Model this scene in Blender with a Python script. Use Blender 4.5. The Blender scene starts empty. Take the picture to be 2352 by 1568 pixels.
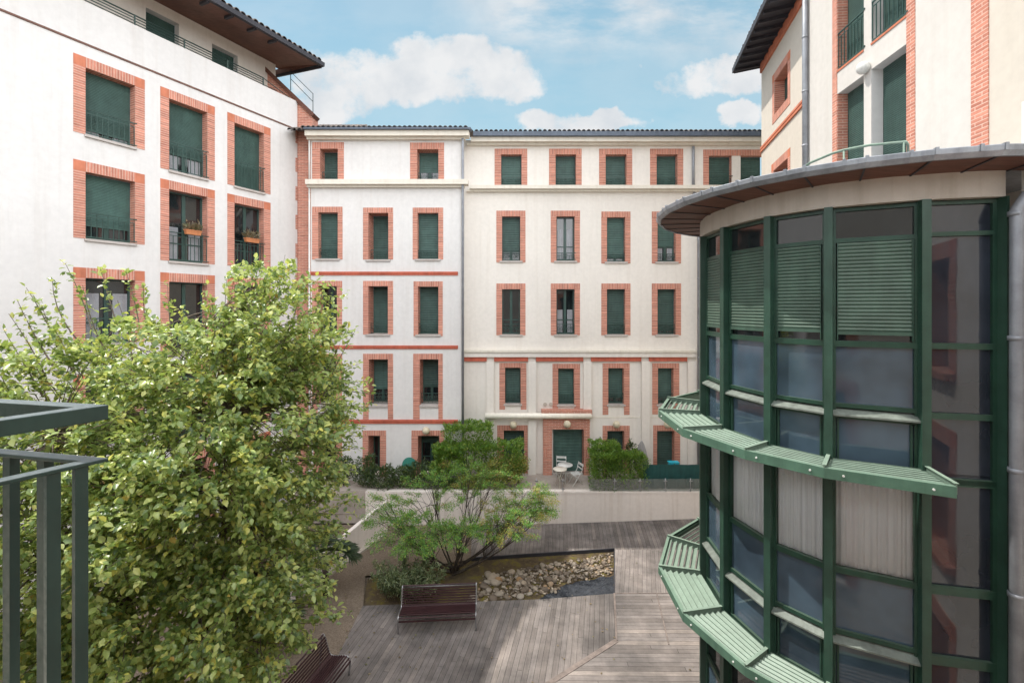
import bpy, math, random
import numpy as np
from mathutils import Vector, noise as mnoise

R = math.radians
random.seed(7)
rng = np.random.default_rng(7)
CH = 8.6                     # eye height above the deck
FPX, CX, HY = 1045.0, 1176.0, 705.0
scene = bpy.context.scene
COL = scene.collection

# ------------------------------------------------------------------ tagging / objects
def tag(o, label=None, cat=None, group=None, kind=None):
    if label: o['label'] = label
    if cat: o['category'] = cat
    if group: o['group'] = group
    if kind: o['kind'] = kind
    return o

def empty(name, loc=(0, 0, 0), parent=None):
    o = bpy.data.objects.new(name, None)
    o.empty_display_size = 0.2
    o.location = loc
    COL.objects.link(o)
    if parent: o.parent = parent
    return o

def copy_tree(o, parent=None):
    c = o.copy(); COL.objects.link(c)
    if parent: c.parent = parent
    for ch in list(o.children):
        copy_tree(ch, c)
    return c

# ------------------------------------------------------------------ mesh builder
class MB:
    def __init__(self):
        self.v = []; self.f = []; self.uv = []; self.mi = []; self.sm = []
    def face(self, pts, uvs=None, mi=0, smooth=False):
        b = len(self.v)
        self.v.extend([tuple(p) for p in pts])
        n = len(pts)
        self.f.append(tuple(range(b, b + n)))
        self.uv.append(uvs if uvs else [(0, 0)] * n)
        self.mi.append(mi); self.sm.append(smooth)
    def box(self, fr, u0, u1, z0, z1, d0, d1, mi=0, rot=False):
        """box in a facade frame; d is measured outward along the normal"""
        if u0 > u1: u0, u1 = u1, u0
        if z0 > z1: z0, z1 = z1, z0
        if d0 > d1: d0, d1 = d1, d0
        P = lambda u, z, d: fr.P(u, z, d)
        q = lambda a, b: ((b, a) if rot else (a, b))
        def F(c, t): self.face([P(*x) for x in c], [q(*x) for x in t], mi)
        F([(u0,z0,d1),(u1,z0,d1),(u1,z1,d1),(u0,z1,d1)], [(u0,z0),(u1,z0),(u1,z1),(u0,z1)])
        F([(u1,z0,d0),(u0,z0,d0),(u0,z1,d0),(u1,z1,d0)], [(u1,z0),(u0,z0),(u0,z1),(u1,z1)])
        F([(u0,z0,d0),(u0,z0,d1),(u0,z1,d1),(u0,z1,d0)], [(d0,z0),(d1,z0),(d1,z1),(d0,z1)])
        F([(u1,z0,d1),(u1,z0,d0),(u1,z1,d0),(u1,z1,d1)], [(d1,z0),(d0,z0),(d0,z1),(d1,z1)])
        F([(u0,z1,d1),(u1,z1,d1),(u1,z1,d0),(u0,z1,d0)], [(u0,d1),(u1,d1),(u1,d0),(u0,d0)])
        F([(u0,z0,d0),(u1,z0,d0),(u1,z0,d1),(u0,z0,d1)], [(u0,d0),(u1,d0),(u1,d1),(u0,d1)])
        return self
    def hexa(self, b, t, mi=0):
        """prism between two loops of points of equal length"""
        n = len(b)
        self.face(list(reversed(b)), [(p[0], p[1]) for p in reversed(b)], mi)
        self.face(t, [(p[0], p[1]) for p in t], mi)
        s = 0
        for i in range(n):
            j = (i + 1) % n
            L = math.dist(b[i], b[j])
            self.face([b[i], b[j], t[j], t[i]], [(s, b[i][2]), (s+L, b[j][2]), (s+L, t[j][2]), (s, t[i][2])], mi)
            s += L
        return self
    def bar(self, a, b, w, h, up=(0, 0, 1), mi=0):
        a = Vector(a); b = Vector(b)
        d = (b - a).normalized(); up = Vector(up)
        s = d.cross(up)
        if s.length < 1e-4: s = d.cross(Vector((1, 0, 0)))
        s.normalize(); t = s.cross(d).normalized()
        s *= w / 2; t *= h / 2
        lo = [a - s - t, a + s - t, a + s + t, a - s + t]
        hi = [b - s - t, b + s - t, b + s + t, b - s + t]
        L = (b - a).length
        self.face(list(reversed(lo)), [(0,0),(0,h),(w,h),(w,0)], mi); self.face(hi, [(0,0),(w,0),(w,h),(0,h)], mi)
        for i in range(4):
            j = (i + 1) % 4
            self.face([lo[i], lo[j], hi[j], hi[i]], [(0,0),(0,w),(L,w),(L,0)], mi)
        return self
    def tube(self, path, r, n=8, mi=0, cap=True):
        path = [Vector(p) for p in path]
        m = len(path)
        rs = r if isinstance(r, (list, tuple)) else [r] * m
        rings = []; ref = None
        for i, p in enumerate(path):
            d = (path[min(i+1, m-1)] - path[max(i-1, 0)])
            if d.length < 1e-9: d = Vector((0, 0, 1))
            d.normalize()
            if ref is None:
                ref = d.cross(Vector((0.31, 0.87, 0.12)))
                if ref.length < .1: ref = d.cross(Vector((1, 0, 0)))
            ref = (ref - d * ref.dot(d)).normalized()
            t = d.cross(ref)
            rings.append([p + (ref * math.cos(a) + t * math.sin(a)) * rs[i] for a in [2*math.pi*k/n for k in range(n)]])
        b = len(self.v)
        for rg in rings: self.v.extend([tuple(p) for p in rg])
        for i in range(m - 1):
            for k in range(n):
                k2 = (k + 1) % n
                self.f.append((b+i*n+k, b+i*n+k2, b+(i+1)*n+k2, b+(i+1)*n+k))
                self.uv.append([(k/n, i), ((k+1)/n, i), ((k+1)/n, i+1), (k/n, i+1)]); self.mi.append(mi); self.sm.append(True)
        if cap:
            self.f.append(tuple(b + k for k in reversed(range(n)))); self.uv.append([(0,0)]*n); self.mi.append(mi); self.sm.append(False)
            e = b + (m-1)*n
            self.f.append(tuple(e + k for k in range(n))); self.uv.append([(0,0)]*n); self.mi.append(mi); self.sm.append(False)
        return self
    def lathe(self, c, prof, n=20, mi=0):
        """prof: list of (radius, z) around vertical axis at c"""
        b = len(self.v); m = len(prof)
        for r, z in prof:
            for k in range(n):
                a = 2*math.pi*k/n
                self.v.append((c[0]+r*math.cos(a), c[1]+r*math.sin(a), c[2]+z))
        for i in range(m-1):
            for k in range(n):
                k2 = (k+1) % n
                self.f.append((b+i*n+k, b+i*n+k2, b+(i+1)*n+k2, b+(i+1)*n+k)); self.uv.append([(0,0)]*4); self.mi.append(mi); self.sm.append(True)
        return self
    def ball(self, c, r, n=16, m=10, sz=1.0, mi=0):
        return self.lathe(c, [(max(r*math.sin(math.pi*i/m), 1e-4), -r*sz*math.cos(math.pi*i/m)) for i in range(m+1)], n, mi)
    def build(self, name, mats, parent=None, bevel=0):
        me = bpy.data.meshes.new(name)
        me.from_pydata(self.v, [], self.f)
        if not isinstance(mats, (list, tuple)): mats = [mats]
        for m in mats: me.materials.append(m)
        ul = me.uv_layers.new(name='UVMap')
        flat = np.array([c for f in self.uv for uv in f for c in uv], dtype=np.float32)
        ul.data.foreach_set('uv', flat)
        me.polygons.foreach_set('material_index', np.array(self.mi, dtype=np.int32))
        me.polygons.foreach_set('use_smooth', np.array(self.sm, dtype=bool))
        me.update()
        o = bpy.data.objects.new(name, me)
        COL.objects.link(o)
        if parent: o.parent = parent
        if bevel:
            md = o.modifiers.new('edge', 'BEVEL'); md.width = bevel; md.segments = 2; md.limit_method = 'ANGLE'
            # weld duplicates so that bevels work
            wl = o.modifiers.new('weld', 'WELD'); wl.merge_threshold = 1e-4
            o.modifiers.move(1, 0)
        return o

class Frame:
    """vertical plane: u horizontal (rightwards seen from outside), z up, d outward"""
    def __init__(self, o, u, n):
        self.o = Vector((o[0], o[1], 0)); self.u = Vector((u[0], u[1], 0)).normalized(); self.n = Vector((n[0], n[1], 0)).normalized()
    def P(self, u, z, d=0):
        p = self.o + self.u * u + self.n * d
        return (p.x, p.y, z)
    def shift(self, d):
        o = self.o + self.n * d
        return Frame((o.x, o.y), self.u, self.n)
    def px(self, x, y):
        r = Vector(((x - CX) / FPX, 1, 0))
        t = self.o.dot(self.n) / r.dot(self.n)
        p = r * t
        return (p - self.o).dot(self.u), CH + (HY - y) / FPX * t
    def pu(self, x): return self.px(x, 705)[0]

def at(x, y, Y):            # point seen at photo position x, y that stands at depth Y
    return Vector(((x - CX) / FPX * Y, Y, CH + (HY - y) / FPX * Y))
def gnd(x, y, z=0):         # point of the ground
    Y = (CH - z) * FPX / (y - HY)
    return Vector(((x - CX) / FPX * Y, Y, z))

WORLD = Frame((0, 0), (1, 0), (0, -1))

# ------------------------------------------------------------------ materials
class NT:
    def __init__(self, name):
        self.m = bpy.data.materials.new(name); self.m.use_nodes = True
        self.t = self.m.node_tree; self.n = self.t.nodes; self.l = self.t.links
        self.b = self.n['Principled BSDF']; self.out = self.n['Material Output']
    def node(self, typ, **kw):
        nd = self.n.new(typ)
        for k, v in kw.items(): setattr(nd, k, v)
        return nd
    def link(self, a, b): self.l.new(a, b)
    def coord(self, which='Object'): return self.node('ShaderNodeTexCoord').outputs[which]
    def mapping(self, src, scale=(1,1,1), rot=(0,0,0), loc=(0,0,0)):
        mp = self.node('ShaderNodeMapping')
        mp.inputs['Scale'].default_value = scale; mp.inputs['Rotation'].default_value = rot; mp.inputs['Location'].default_value = loc
        self.link(src, mp.inputs['Vector']); return mp.outputs[0]
    def noise(self, src, scale, detail=4, rough=.55):
        nd = self.node('ShaderNodeTexNoise'); nd.inputs['Scale'].default_value = scale
        nd.inputs['Detail'].default_value = detail; nd.inputs['Roughness'].default_value = rough
        if src is not None: self.link(src, nd.inputs['Vector'])
        return nd.outputs['Fac']
    def ramp(self, fac, stops):
        r = self.node('ShaderNodeValToRGB'); e = r.color_ramp.elements
        e[0].position, e[0].color = stops[0][0], rgba(stops[0][1])
        e[1].position, e[1].color = stops[-1][0], rgba(stops[-1][1])
        for p, c in stops[1:-1]:
            x = e.new(p); x.color = rgba(c)
        self.link(fac, r.inputs[0]); return r.outputs[0]
    def mix(self, fac, a, b, mode='MIX'):
        m = self.node('ShaderNodeMix', data_type='RGBA', blend_type=mode)
        for s, v in ((m.inputs[0], fac), (m.inputs[6], a), (m.inputs[7], b)):
            if hasattr(v, 'is_linked') or isinstance(v, bpy.types.NodeSocket): self.link(v, s)
            elif isinstance(v, (int, float)): s.default_value = v
            else: s.default_value = rgba(v)
        return m.outputs[2]
    def math(self, op, a, b=None, clamp=False):
        m = self.node('ShaderNodeMath', operation=op); m.use_clamp = clamp
        for s, v in ((m.inputs[0], a), (m.inputs[1], b)):
            if v is None: continue
            if isinstance(v, bpy.types.NodeSocket): self.link(v, s)
            else: s.default_value = v
        return m.outputs[0]
    def bump(self, h, strength=.3, dist=.01):
        b = self.node('ShaderNodeBump'); b.inputs['Strength'].default_value = strength; b.inputs['Distance'].default_value = dist
        self.link(h, b.inputs['Height']); self.link(b.outputs[0], self.b.inputs['Normal']); return b
    def set(self, **kw):
        names = dict(col='Base Color', rough='Roughness', metal='Metallic', spec='Specular IOR Level', ior='IOR', alpha='Alpha')
        for k, v in kw.items():
            s = self.b.inputs[names[k]]
            if isinstance(v, bpy.types.NodeSocket): self.link(v, s)
            elif k == 'col': s.default_value = rgba(v)
            else: s.default_value = v
        return self

def rgba(c): return (c[0], c[1], c[2], 1.0) if not isinstance(c, (int, float)) else (c, c, c, 1.0)

def m_plaster(name, col, dirt=.5):
    t = NT(name); co = t.coord()
    big = t.noise(co, .35, 5, .6)
    streak = t.noise(t.mapping(co, (4.2, 4.2, .2)), 1.0, 5, .6)
    c1 = tuple(x * .94 for x in col); c2 = tuple(min(x * 1.04, .92) for x in col)
    base = t.ramp(big, [(.3, c1), (.7, c2)])
    d = tuple(x * y for x, y in zip(col, (.80, .76, .72)))
    sf = t.math('MULTIPLY', t.ramp(streak, [(.5, 0), (.78, 1)]), dirt)
    base = t.mix(sf, base, d)
    fine = t.noise(co, 70, 3, .6)
    med = t.noise(co, 6, 4, .6)
    base = t.mix(.10, base, t.ramp(med, [(.3, .25), (.7, 1)]), 'MULTIPLY')
    t.set(col=base, rough=.92, spec=.2)
    t.bump(t.math('ADD', fine, t.math('MULTIPLY', med, .8)), .25, .006)
    return t.m

def m_brick(name, kind):
    """bond: running bond; course: level joints only; soldier: upright joints only"""
    t = NT(name); uv = t.coord('UV')
    br = t.node('ShaderNodeTexBrick')
    br.inputs['Scale'].default_value = 1.0
    br.inputs['Color1'].default_value = (.61, .268, .192, 1); br.inputs['Color2'].default_value = (.53, .215, .152, 1)
    br.inputs['Mortar'].default_value = (.68, .47, .385, 1)
    br.inputs['Mortar Size'].default_value = .009; br.inputs['Mortar Smooth'].default_value = .3
    br.inputs['Row Height'].default_value = .073
    if kind == 'bond':
        br.inputs['Brick Width'].default_value = .27; src = uv
    elif kind == 'course':
        br.inputs['Brick Width'].default_value = 40; br.offset = 0; src = uv
    else:
        br.inputs['Brick Width'].default_value = 40; br.offset = 0
        src = t.mapping(uv, rot=(0, 0, R(90)))
    t.link(src, br.inputs['Vector'])
    # per-brick tint
    nz = t.noise(t.mapping(src, (1.5, 13.7, 1)), 1.0, 1, .5)
    co = t.coord()
    n2 = t.noise(co, 14, 4, .7); n3 = t.noise(co, .8, 3, .6)
    tint = t.ramp(nz, [(.3, (.74, .72, .72)), (.7, (1.15, 1.12, 1.1))])
    col = t.mix(t.math('SUBTRACT', 1.0, br.outputs['Fac']), br.outputs['Color'], t.mix(1.0, br.outputs['Color'], tint, 'MULTIPLY'))
    col = t.mix(.35, col, t.ramp(n2, [(.3, .6), (.7, 1.15)]), 'MULTIPLY')
    col = t.mix(.3, col, t.ramp(n3, [(.35, .7), (.65, 1.15)]), 'MULTIPLY')
    t.set(col=col, rough=.88, spec=.25)
    t.bump(t.math('SUBTRACT', t.math('MULTIPLY', n2, .25), br.outputs['Fac']), .5, .006)
    return t.m

def m_paint(name, col, rough=.45, var=.25, dust=None, spec=.5, metal=0, grime=.4, vary=0):
    t = NT(name); co = t.coord()
    n = t.noise(co, 3.0, 5, .6); n2 = t.noise(co, 38, 4, .65)
    c = t.ramp(n, [(.3, tuple(x*(1-var) for x in col)), (.7, tuple(x*(1+var) for x in col))])
    st = t.noise(t.mapping(co, (9, 9, .7)), 1.0, 4, .6)
    c = t.mix(t.math('MULTIPLY', t.ramp(st, [(.45, 0), (.75, 1)]), grime), c, tuple(x*.5 for x in col))
    if vary:
        oi = t.node('ShaderNodeObjectInfo'); c = t.mix(1.0, c, t.ramp(oi.outputs['Random'], [(0, 1-vary), (1, 1+vary*.6)]), 'MULTIPLY')
    if dust:
        g = t.node('ShaderNodeNewGeometry'); sep = t.node('ShaderNodeSeparateXYZ'); t.link(g.outputs['Normal'], sep.inputs[0])
        up = t.math('MULTIPLY', t.math('MAXIMUM', sep.outputs[2], 0.0), t.ramp(n2, [(.25, .35), (.7, 1)]))
        c = t.mix(t.math('MULTIPLY', up, dust[1]), c, dust[0])
    t.set(col=c, rough=t.ramp(n2, [(.3, max(rough-.1, .05)), (.7, min(rough+.15, 1))]), spec=spec, metal=metal)
    t.bump(n2, .08, .003)
    return t.m

def m_glass_dark(name, col=(.012, .016, .018), rough=.02, spec=.5):
    """window pane with a dark room behind it"""
    t = NT(name); co = t.coord()
    n = t.noise(co, 1.3, 2, .5)
    t.set(col=t.ramp(t.noise(co, 1.1, 3, .5), [(.3, tuple(x*.6 for x in col)), (.7, tuple(x*1.5 for x in col))]), rough=t.ramp(t.noise(co, 2.3, 4, .6), [(.35, rough), (.75, rough+.05)]), spec=spec, ior=1.72)
    t.bump(n, .06, .05)
    return t.m

def m_glass_clear(name, tint=(.96, .975, .97), film=.0):
    t = NT(name); t.n.remove(t.b)
    tr = t.node('ShaderNodeBsdfTransparent'); tr.inputs[0].default_value = rgba(tint)
    gl = t.node('ShaderNodeBsdfGlossy'); gl.inputs['Roughness'].default_value = .02
    fr = t.node('ShaderNodeFresnel'); fr.inputs['IOR'].default_value = 1.5
    mx = t.node('ShaderNodeMixShader'); t.link(fr.outputs[0], mx.inputs[0]); t.link(tr.outputs[0], mx.inputs[1]); t.link(gl.outputs[0], mx.inputs[2])
    last = mx
    if film:
        df = t.node('ShaderNodeBsdfDiffuse'); df.inputs[0].default_value = (.55, .57, .55, 1)
        m2 = t.node('ShaderNodeMixShader'); m2.inputs[0].default_value = film
        t.link(mx.outputs[0], m2.inputs[1]); t.link(df.outputs[0], m2.inputs[2]); last = m2
    t.link(last.outputs[0], t.out.inputs[0])
    return t.m

def m_leaf(name, stops, trans=.35, rough=.45):
    t = NT(name)
    g = t.node('ShaderNodeNewGeometry'); rnd = g.outputs['Random Per Island']
    c = t.ramp(rnd, stops)
    big = t.noise(t.coord(), 1.1, 3, .6)
    c = t.mix(.45, c, t.ramp(big, [(.3, (.62, .70, .62)), (.7, (1.25, 1.2, 1.0))]), 'MULTIPLY')
    t.set(col=c, rough=rough, spec=.9)
    tl = t.node('ShaderNodeBsdfTranslucent')
    t.link(t.mix(.5, c, (.36, .42, .06), 'MIX'), tl.inputs[0])
    mx = t.node('ShaderNodeMixShader'); mx.inputs[0].default_value = trans
    t.link(t.b.outputs[0], mx.inputs[1]); t.link(tl.outputs[0], mx.inputs[2]); t.link(mx.outputs[0], t.out.inputs[0])
    return t.m

def m_bark(name, col):
    t = NT(name); co = t.coord()
    n = t.noise(t.mapping(co, (9, 9, 2.5)), 2.5, 5, .7)
    t.set(col=t.ramp(n, [(.3, tuple(x*.5 for x in col)), (.7, tuple(x*1.3 for x in col))]), rough=.9)
    t.bump(n, .6, .02); return t.m

def m_planks(name, ang, w=.135, length=4.0, dark=1.0):
    """weathered boards that run along direction ang (radians from +Y)"""
    t = NT(name); co = t.coord()
    v = t.mapping(co, rot=(0, 0, ang))
    s = t.node('ShaderNodeSeparateXYZ'); t.link(v, s.inputs[0])
    xs = t.math('DIVIDE', s.outputs[0], w); idx = t.math('FLOOR', xs); fx = t.math('FRACT', xs)
    wn = t.node('ShaderNodeTexWhiteNoise', noise_dimensions='1D'); t.link(idx, wn.inputs['W'])
    ys = t.math('ADD', t.math('DIVIDE', s.outputs[1], length), t.math('MULTIPLY', wn.outputs[0], 7.3))
    iy = t.math('FLOOR', ys); fy = t.math('FRACT', ys)
    wn2 = t.node('ShaderNodeTexWhiteNoise', noise_dimensions='2D'); cmb = t.node('ShaderNodeCombineXYZ')
    t.link(idx, cmb.inputs[0]); t.link(iy, cmb.inputs[1]); t.link(cmb.outputs[0], wn2.inputs['Vector'])
    gap = t.math('MAXIMUM', t.math('GREATER_THAN', fx, .955), t.math('GREATER_THAN', fy, .9988))
    cm2 = t.node('ShaderNodeCombineXYZ'); t.link(t.math('MULTIPLY', s.outputs[0], 34), cm2.inputs[0]); t.link(t.math('MULTIPLY', s.outputs[1], 1.6), cm2.inputs[1]); t.link(t.math('MULTIPLY', idx, 3.1), cm2.inputs[2])
    grain = t.noise(cm2.outputs[0], 1.0, 5, .65)
    blotch = t.noise(co, .55, 5, .62); bl2 = t.noise(co, 2.6, 5, .7)
    c = t.ramp(wn2.outputs[0], [(0, (.25*dark, .222*dark, .205*dark)), (.35, (.30*dark, .270*dark, .252*dark)), (.75, (.335*dark, .303*dark, .285*dark)), (1, (.40*dark, .352*dark, .315*dark))])
    c = t.mix(.55, c, t.ramp(grain, [(.25, .45), (.75, 1.2)]), 'MULTIPLY')
    c = t.mix(.8, c, t.ramp(blotch, [(.36, (.44, .44, .45)), (.6, (1.08, 1.05, 1.04))]), 'MULTIPLY')
    c = t.mix(.45, c, t.ramp(bl2, [(.35, .55), (.65, 1.15)]), 'MULTIPLY')
    c = t.mix(gap, c, (.025, .021, .019))
    t.set(col=c, rough=.8, spec=.3)
    t.bump(t.math('SUBTRACT', t.math('MULTIPLY', grain, .25), gap), .6, .008)
    return t.m

def m_ground(name, stops, scale, bump=.5, dist=.03, big=.6):
    t = NT(name); co = t.coord()
    n = t.noise(co, scale, 6, .75); b = t.noise(co, .5, 4, .6)
    c = t.ramp(n, stops)
    c = t.mix(big, c, t.ramp(b, [(.35, .6), (.65, 1.15)]), 'MULTIPLY')
    t.set(col=c, rough=.95, spec=.2); t.bump(n, bump, dist); return t.m

def m_tiles(name):
    t = NT(name); co = t.coord()
    g = t.node('ShaderNodeNewGeometry')
    c = t.ramp(g.outputs['Random Per Island'], [(0, (.06, .052, .05)), (.5, (.11, .095, .088)), (1, (.18, .14, .115))])
    n = t.noise(co, 9, 5, .7)
    c = t.mix(.6, c, t.ramp(n, [(.3, .45), (.7, 1.3)]), 'MULTIPLY')
    t.set(col=c, rough=.9); t.bump(n, .5, .02); return t.m

def m_wood(name, col, axis=(1, 12, 12)):
    t = NT(name); co = t.coord()
    n = t.noise(t.mapping(co, axis), 2.0, 5, .65); b = t.noise(co, 1.2, 4, .6)
    c = t.ramp(n, [(.25, tuple(x*.55 for x in col)), (.75, tuple(x*1.35 for x in col))])
    c = t.mix(.5, c, t.ramp(b, [(.3, .6), (.7, 1.2)]), 'MULTIPLY')
    t.set(col=c, rough=.6, spec=.35); t.bump(n, .2, .005); return t.m

def m_fabric(name, col, trans=.3):
    t = NT(name); co = t.coord()
    n = t.noise(t.mapping(co, (60, 60, 4)), 1.0, 3, .6)
    c = t.ramp(n, [(.3, tuple(x*.85 for x in col)), (.7, col)])
    t.set(col=c, rough=.9, spec=.1); return t.m

M = {}
M['plaster'] = m_plaster('white_plaster', (.72, .70, .682), .4)
M['plaster_warm'] = m_plaster('cream_plaster', (.81, .762, .702), .38)
M['plaster_sun'] = m_plaster('pale_plaster', (.62, .59, .552), .3)
M['plaster_sun2'] = m_plaster('cream_sun_plaster', (.62, .565, .49), .3)
M['plaster_low'] = m_plaster('pinkish_plaster', (.82, .75, .695), .8)
M['cornice'] = m_plaster('cream_stone', (.76, .71, .62), .6)
M['concrete'] = m_plaster('concrete', (.52, .47, .41), .9)
M['sill'] = m_plaster('sill_stone', (.50, .46, .43), .9)
M['bond'] = m_brick('brick_bond', 'bond')
M['course'] = m_brick('brick_courses', 'course')
M['soldier'] = m_brick('brick_upright', 'soldier')
M['terra'] = m_paint('terracotta', (.55, .195, .115), .85, .15, spec=.2)
M['redband'] = m_paint('red_band', (.52, .135, .085), .8, .18, spec=.2)
M['green'] = m_paint('green_paint', (.030, .070, .058), .42, .25)
M['shutter'] = m_paint('green_shutter', (.056, .112, .096), .5, .2, spec=.4, vary=.3)
M['bowgreen'] = m_paint('bow_green_paint', (.027, .068, .047), .38, .22, dust=((.30, .36, .30), .35))
M['bowshut'] = m_paint('bow_shutter', (.046, .092, .066), .5, .25, dust=((.30, .34, .27), .45))
M['shade'] = m_paint('sunshade_paint', (.150, .215, .168), .5, .18, dust=((.34, .43, .34), .55), grime=.5)
M['fascia'] = m_paint('sunshade_fascia', (.075, .155, .108), .45, .18, dust=((.34, .43, .34), .5), grime=.5)
M['framegreen'] = m_paint('window_frame_green', (.018, .056, .036), .38, .22, dust=((.22, .26, .2), .3))
M['ledge'] = m_paint('pale_ledge', (.165, .19, .165), .6, .25, grime=.8)
M['railgreen'] = m_paint('rail_green', (.022, .052, .042), .42, .18, dust=((.20, .23, .26), .55))
M['glass'] = m_glass_dark('dark_glass')
M['glassblue'] = m_glass_dark('blue_grey_glass', (.052, .082, .112), .05, .55)
M['glasspurple'] = m_glass_dark('smoky_glass', (.020, .025, .034), .03, .45)
M['clear'] = m_glass_clear('clear_glass')
M['balglass'] = m_glass_clear('balustrade_glass', (.86, .9, .88), .12)
M['curtain'] = m_paint('net_curtain', (.92, .93, .95), .9, .03, grime=0)
M['curtain_far'] = m_paint('curtain_behind_glass', (.30, .31, .33), .25, .12, grime=.3)
M['room'] = m_paint('room_dark', (.035, .033, .032), .9, .2)
M['zinc'] = m_paint('zinc', (.30, .32, .35), .42, .22, metal=.55, grime=.6)
M['gutter'] = m_paint('slate_gutter', (.09, .115, .155), .5, .2, grime=.4)
M['pipe'] = m_paint('pipe_grey', (.30, .315, .345), .45, .2, metal=.3)
M['tiles'] = m_tiles('roof_tiles')
M['soffit'] = m_wood('soffit_wood', (.155, .066, .046))
M['soffit_red'] = m_wood('soffit_redwood', (.17, .082, .06))
M['eavedark'] = m_wood('eave_dark', (.045, .045, .055))
M['globe'] = m_paint('lamp_globe', (.62, .55, .40), .35, .08, grime=.2)
M['steel'] = m_paint('steel', (.42, .42, .43), .35, .12, metal=.8, grime=.3)
M['benchwood'] = m_wood('bench_wood', (.048, .018, .020), (1, 9, 9))
M['metalwhite'] = m_paint('white_metal', (.70, .70, .67), .45, .08)
M['terracepave'] = m_ground('terrace_paving', [(.3, (.36, .31, .27)), (.7, (.50, .44, .39))], 14, .2, .01)
M['gravel'] = m_ground('gravel_path', [(.28, (.115, .088, .066)), (.5, (.21, .165, .125)), (.75, (.32, .26, .20))], 26, .7, .03)
M['soil'] = m_ground('bed_soil', [(.3, (.05, .038, .028)), (.5, (.115, .085, .05)), (.62, (.15, .125, .03)), (.75, (.22, .18, .03))], 3.0, .6, .04)
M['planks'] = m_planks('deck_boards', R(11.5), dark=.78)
M['planks_back'] = m_planks('deck_boards_back', R(6), dark=.82)
M['planks_side'] = m_planks('deck_boards_side', R(90.5), w=.14, length=7.0, dark=.95)
M['planks_block'] = m_planks('deck_boards_block', R(16), dark=1.0)
M['joint'] = m_wood('deck_joint', (.22, .18, .16), (3, 3, 3))
M['membrane'] = m_ground('membrane', [(.3, (.028, .031, .038)), (.7, (.075, .082, .095))], 7, .9, .05)
M['bark'] = m_bark('bark', (.16, .125, .095))
M['bark_dark'] = m_bark('bark_dark', (.075, .058, .045))
M['leaf'] = m_leaf('tree_leaf', [(0, (.085, .16, .065)), (.28, (.22, .33, .10)), (.56, (.42, .53, .18)), (.84, (.64, .70, .27)), (.985, (.70, .66, .15)), (1, (.52, .32, .10))], .50, .36)
M['maple'] = m_leaf('maple_leaf', [(0, (.05, .19, .035)), (.4, (.11, .34, .05)), (.75, (.22, .45, .07)), (.94, (.42, .48, .09)), (1, (.50, .30, .08))], .45)
M['maple_gold'] = m_leaf('maple_leaf_gold', [(0, (.15, .25, .04)), (.35, (.29, .35, .06)), (.7, (.46, .41, .09)), (1, (.50, .25, .08))], .4)
M['hedge'] = m_leaf('hedge_leaf', [(0, (.04, .12, .018)), (.45, (.12, .29, .03)), (.8, (.22, .39, .05)), (1, (.36, .42, .08))], .4)
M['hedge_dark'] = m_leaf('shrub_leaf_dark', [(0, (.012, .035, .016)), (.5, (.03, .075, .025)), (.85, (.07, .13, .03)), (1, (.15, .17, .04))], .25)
M['shrub_gold'] = m_leaf('shrub_leaf_gold', [(0, (.08, .15, .03)), (.4, (.20, .28, .05)), (.75, (.38, .39, .08)), (1, (.48, .34, .10))], .35)
M['bamboo'] = m_leaf('bamboo_leaf', [(0, (.06, .10, .045)), (.5, (.15, .21, .10)), (.85, (.26, .31, .17)), (1, (.35, .34, .19))], .3)
M['palm'] = m_leaf('palm_leaf', [(0, (.02, .05, .03)), (.6, (.05, .10, .06)), (1, (.10, .15, .08))], .2)
M['mesh'] = m_paint('green_screen', (.012, .070, .066), .8, .2)
M['turq'] = m_paint('turquoise', (.02, .40, .52), .4, .08, grime=.1)
M['teal'] = m_paint('teal', (.05, .24, .19), .4, .1)
M['canvas'] = m_fabric('grey_canvas', (.36, .345, .335))
M['awning'] = m_paint('awning_cassette', (.90, .85, .74), .4, .05, grime=.2)
M['box'] = m_paint('orange_planter', (.55, .21, .085), .6, .12)
M['dry'] = m_leaf('dry_plant', [(0, (.12, .085, .05)), (.6, (.24, .17, .10)), (1, (.12, .15, .06))], .2)
def m_stone():
    t = NT('river_stone'); co = t.coord()
    oi = t.node('ShaderNodeObjectInfo'); g = t.node('ShaderNodeNewGeometry')
    r = t.math('FRACT', t.math('ADD', oi.outputs['Random'], g.outputs['Random Per Island']))
    c = t.ramp(r, [(0, (.09, .07, .052)), (.3, (.18, .14, .105)), (.6, (.28, .23, .175)), (.88, (.42, .365, .30)), (1, (.36, .22, .11))])
    n = t.noise(co, 12, 5, .7)
    c = t.mix(.6, c, t.ramp(n, [(.3, .5), (.7, 1.2)]), 'MULTIPLY')
    t.set(col=c, rough=.8); t.bump(n, .3, .01); return t.m
M['stone'] = m_stone()

# ------------------------------------------------------------------ facade kit
def wall_sheet(mb, fr, u0, u1, z0, z1, holes, mi=0, d=0):
    us = sorted(set([u0, u1] + [c for h in holes for c in h[:2] if u0 < c < u1]))
    zs = sorted(set([z0, z1] + [c for h in holes for c in h[2:4] if z0 < c < z1]))
    for a, b in zip(us, us[1:]):
        run = None
        for c, e in zip(zs, zs[1:]):
            um, zm = (a+b)/2, (c+e)/2
            if any(h[0] < um < h[1] and h[2] < zm < h[3] for h in holes): continue
            mb.face([fr.P(a, c, d), fr.P(b, c, d), fr.P(b, e, d), fr.P(a, e, d)], [(a,c),(b,c),(b,e),(a,e)], mi)

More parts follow.
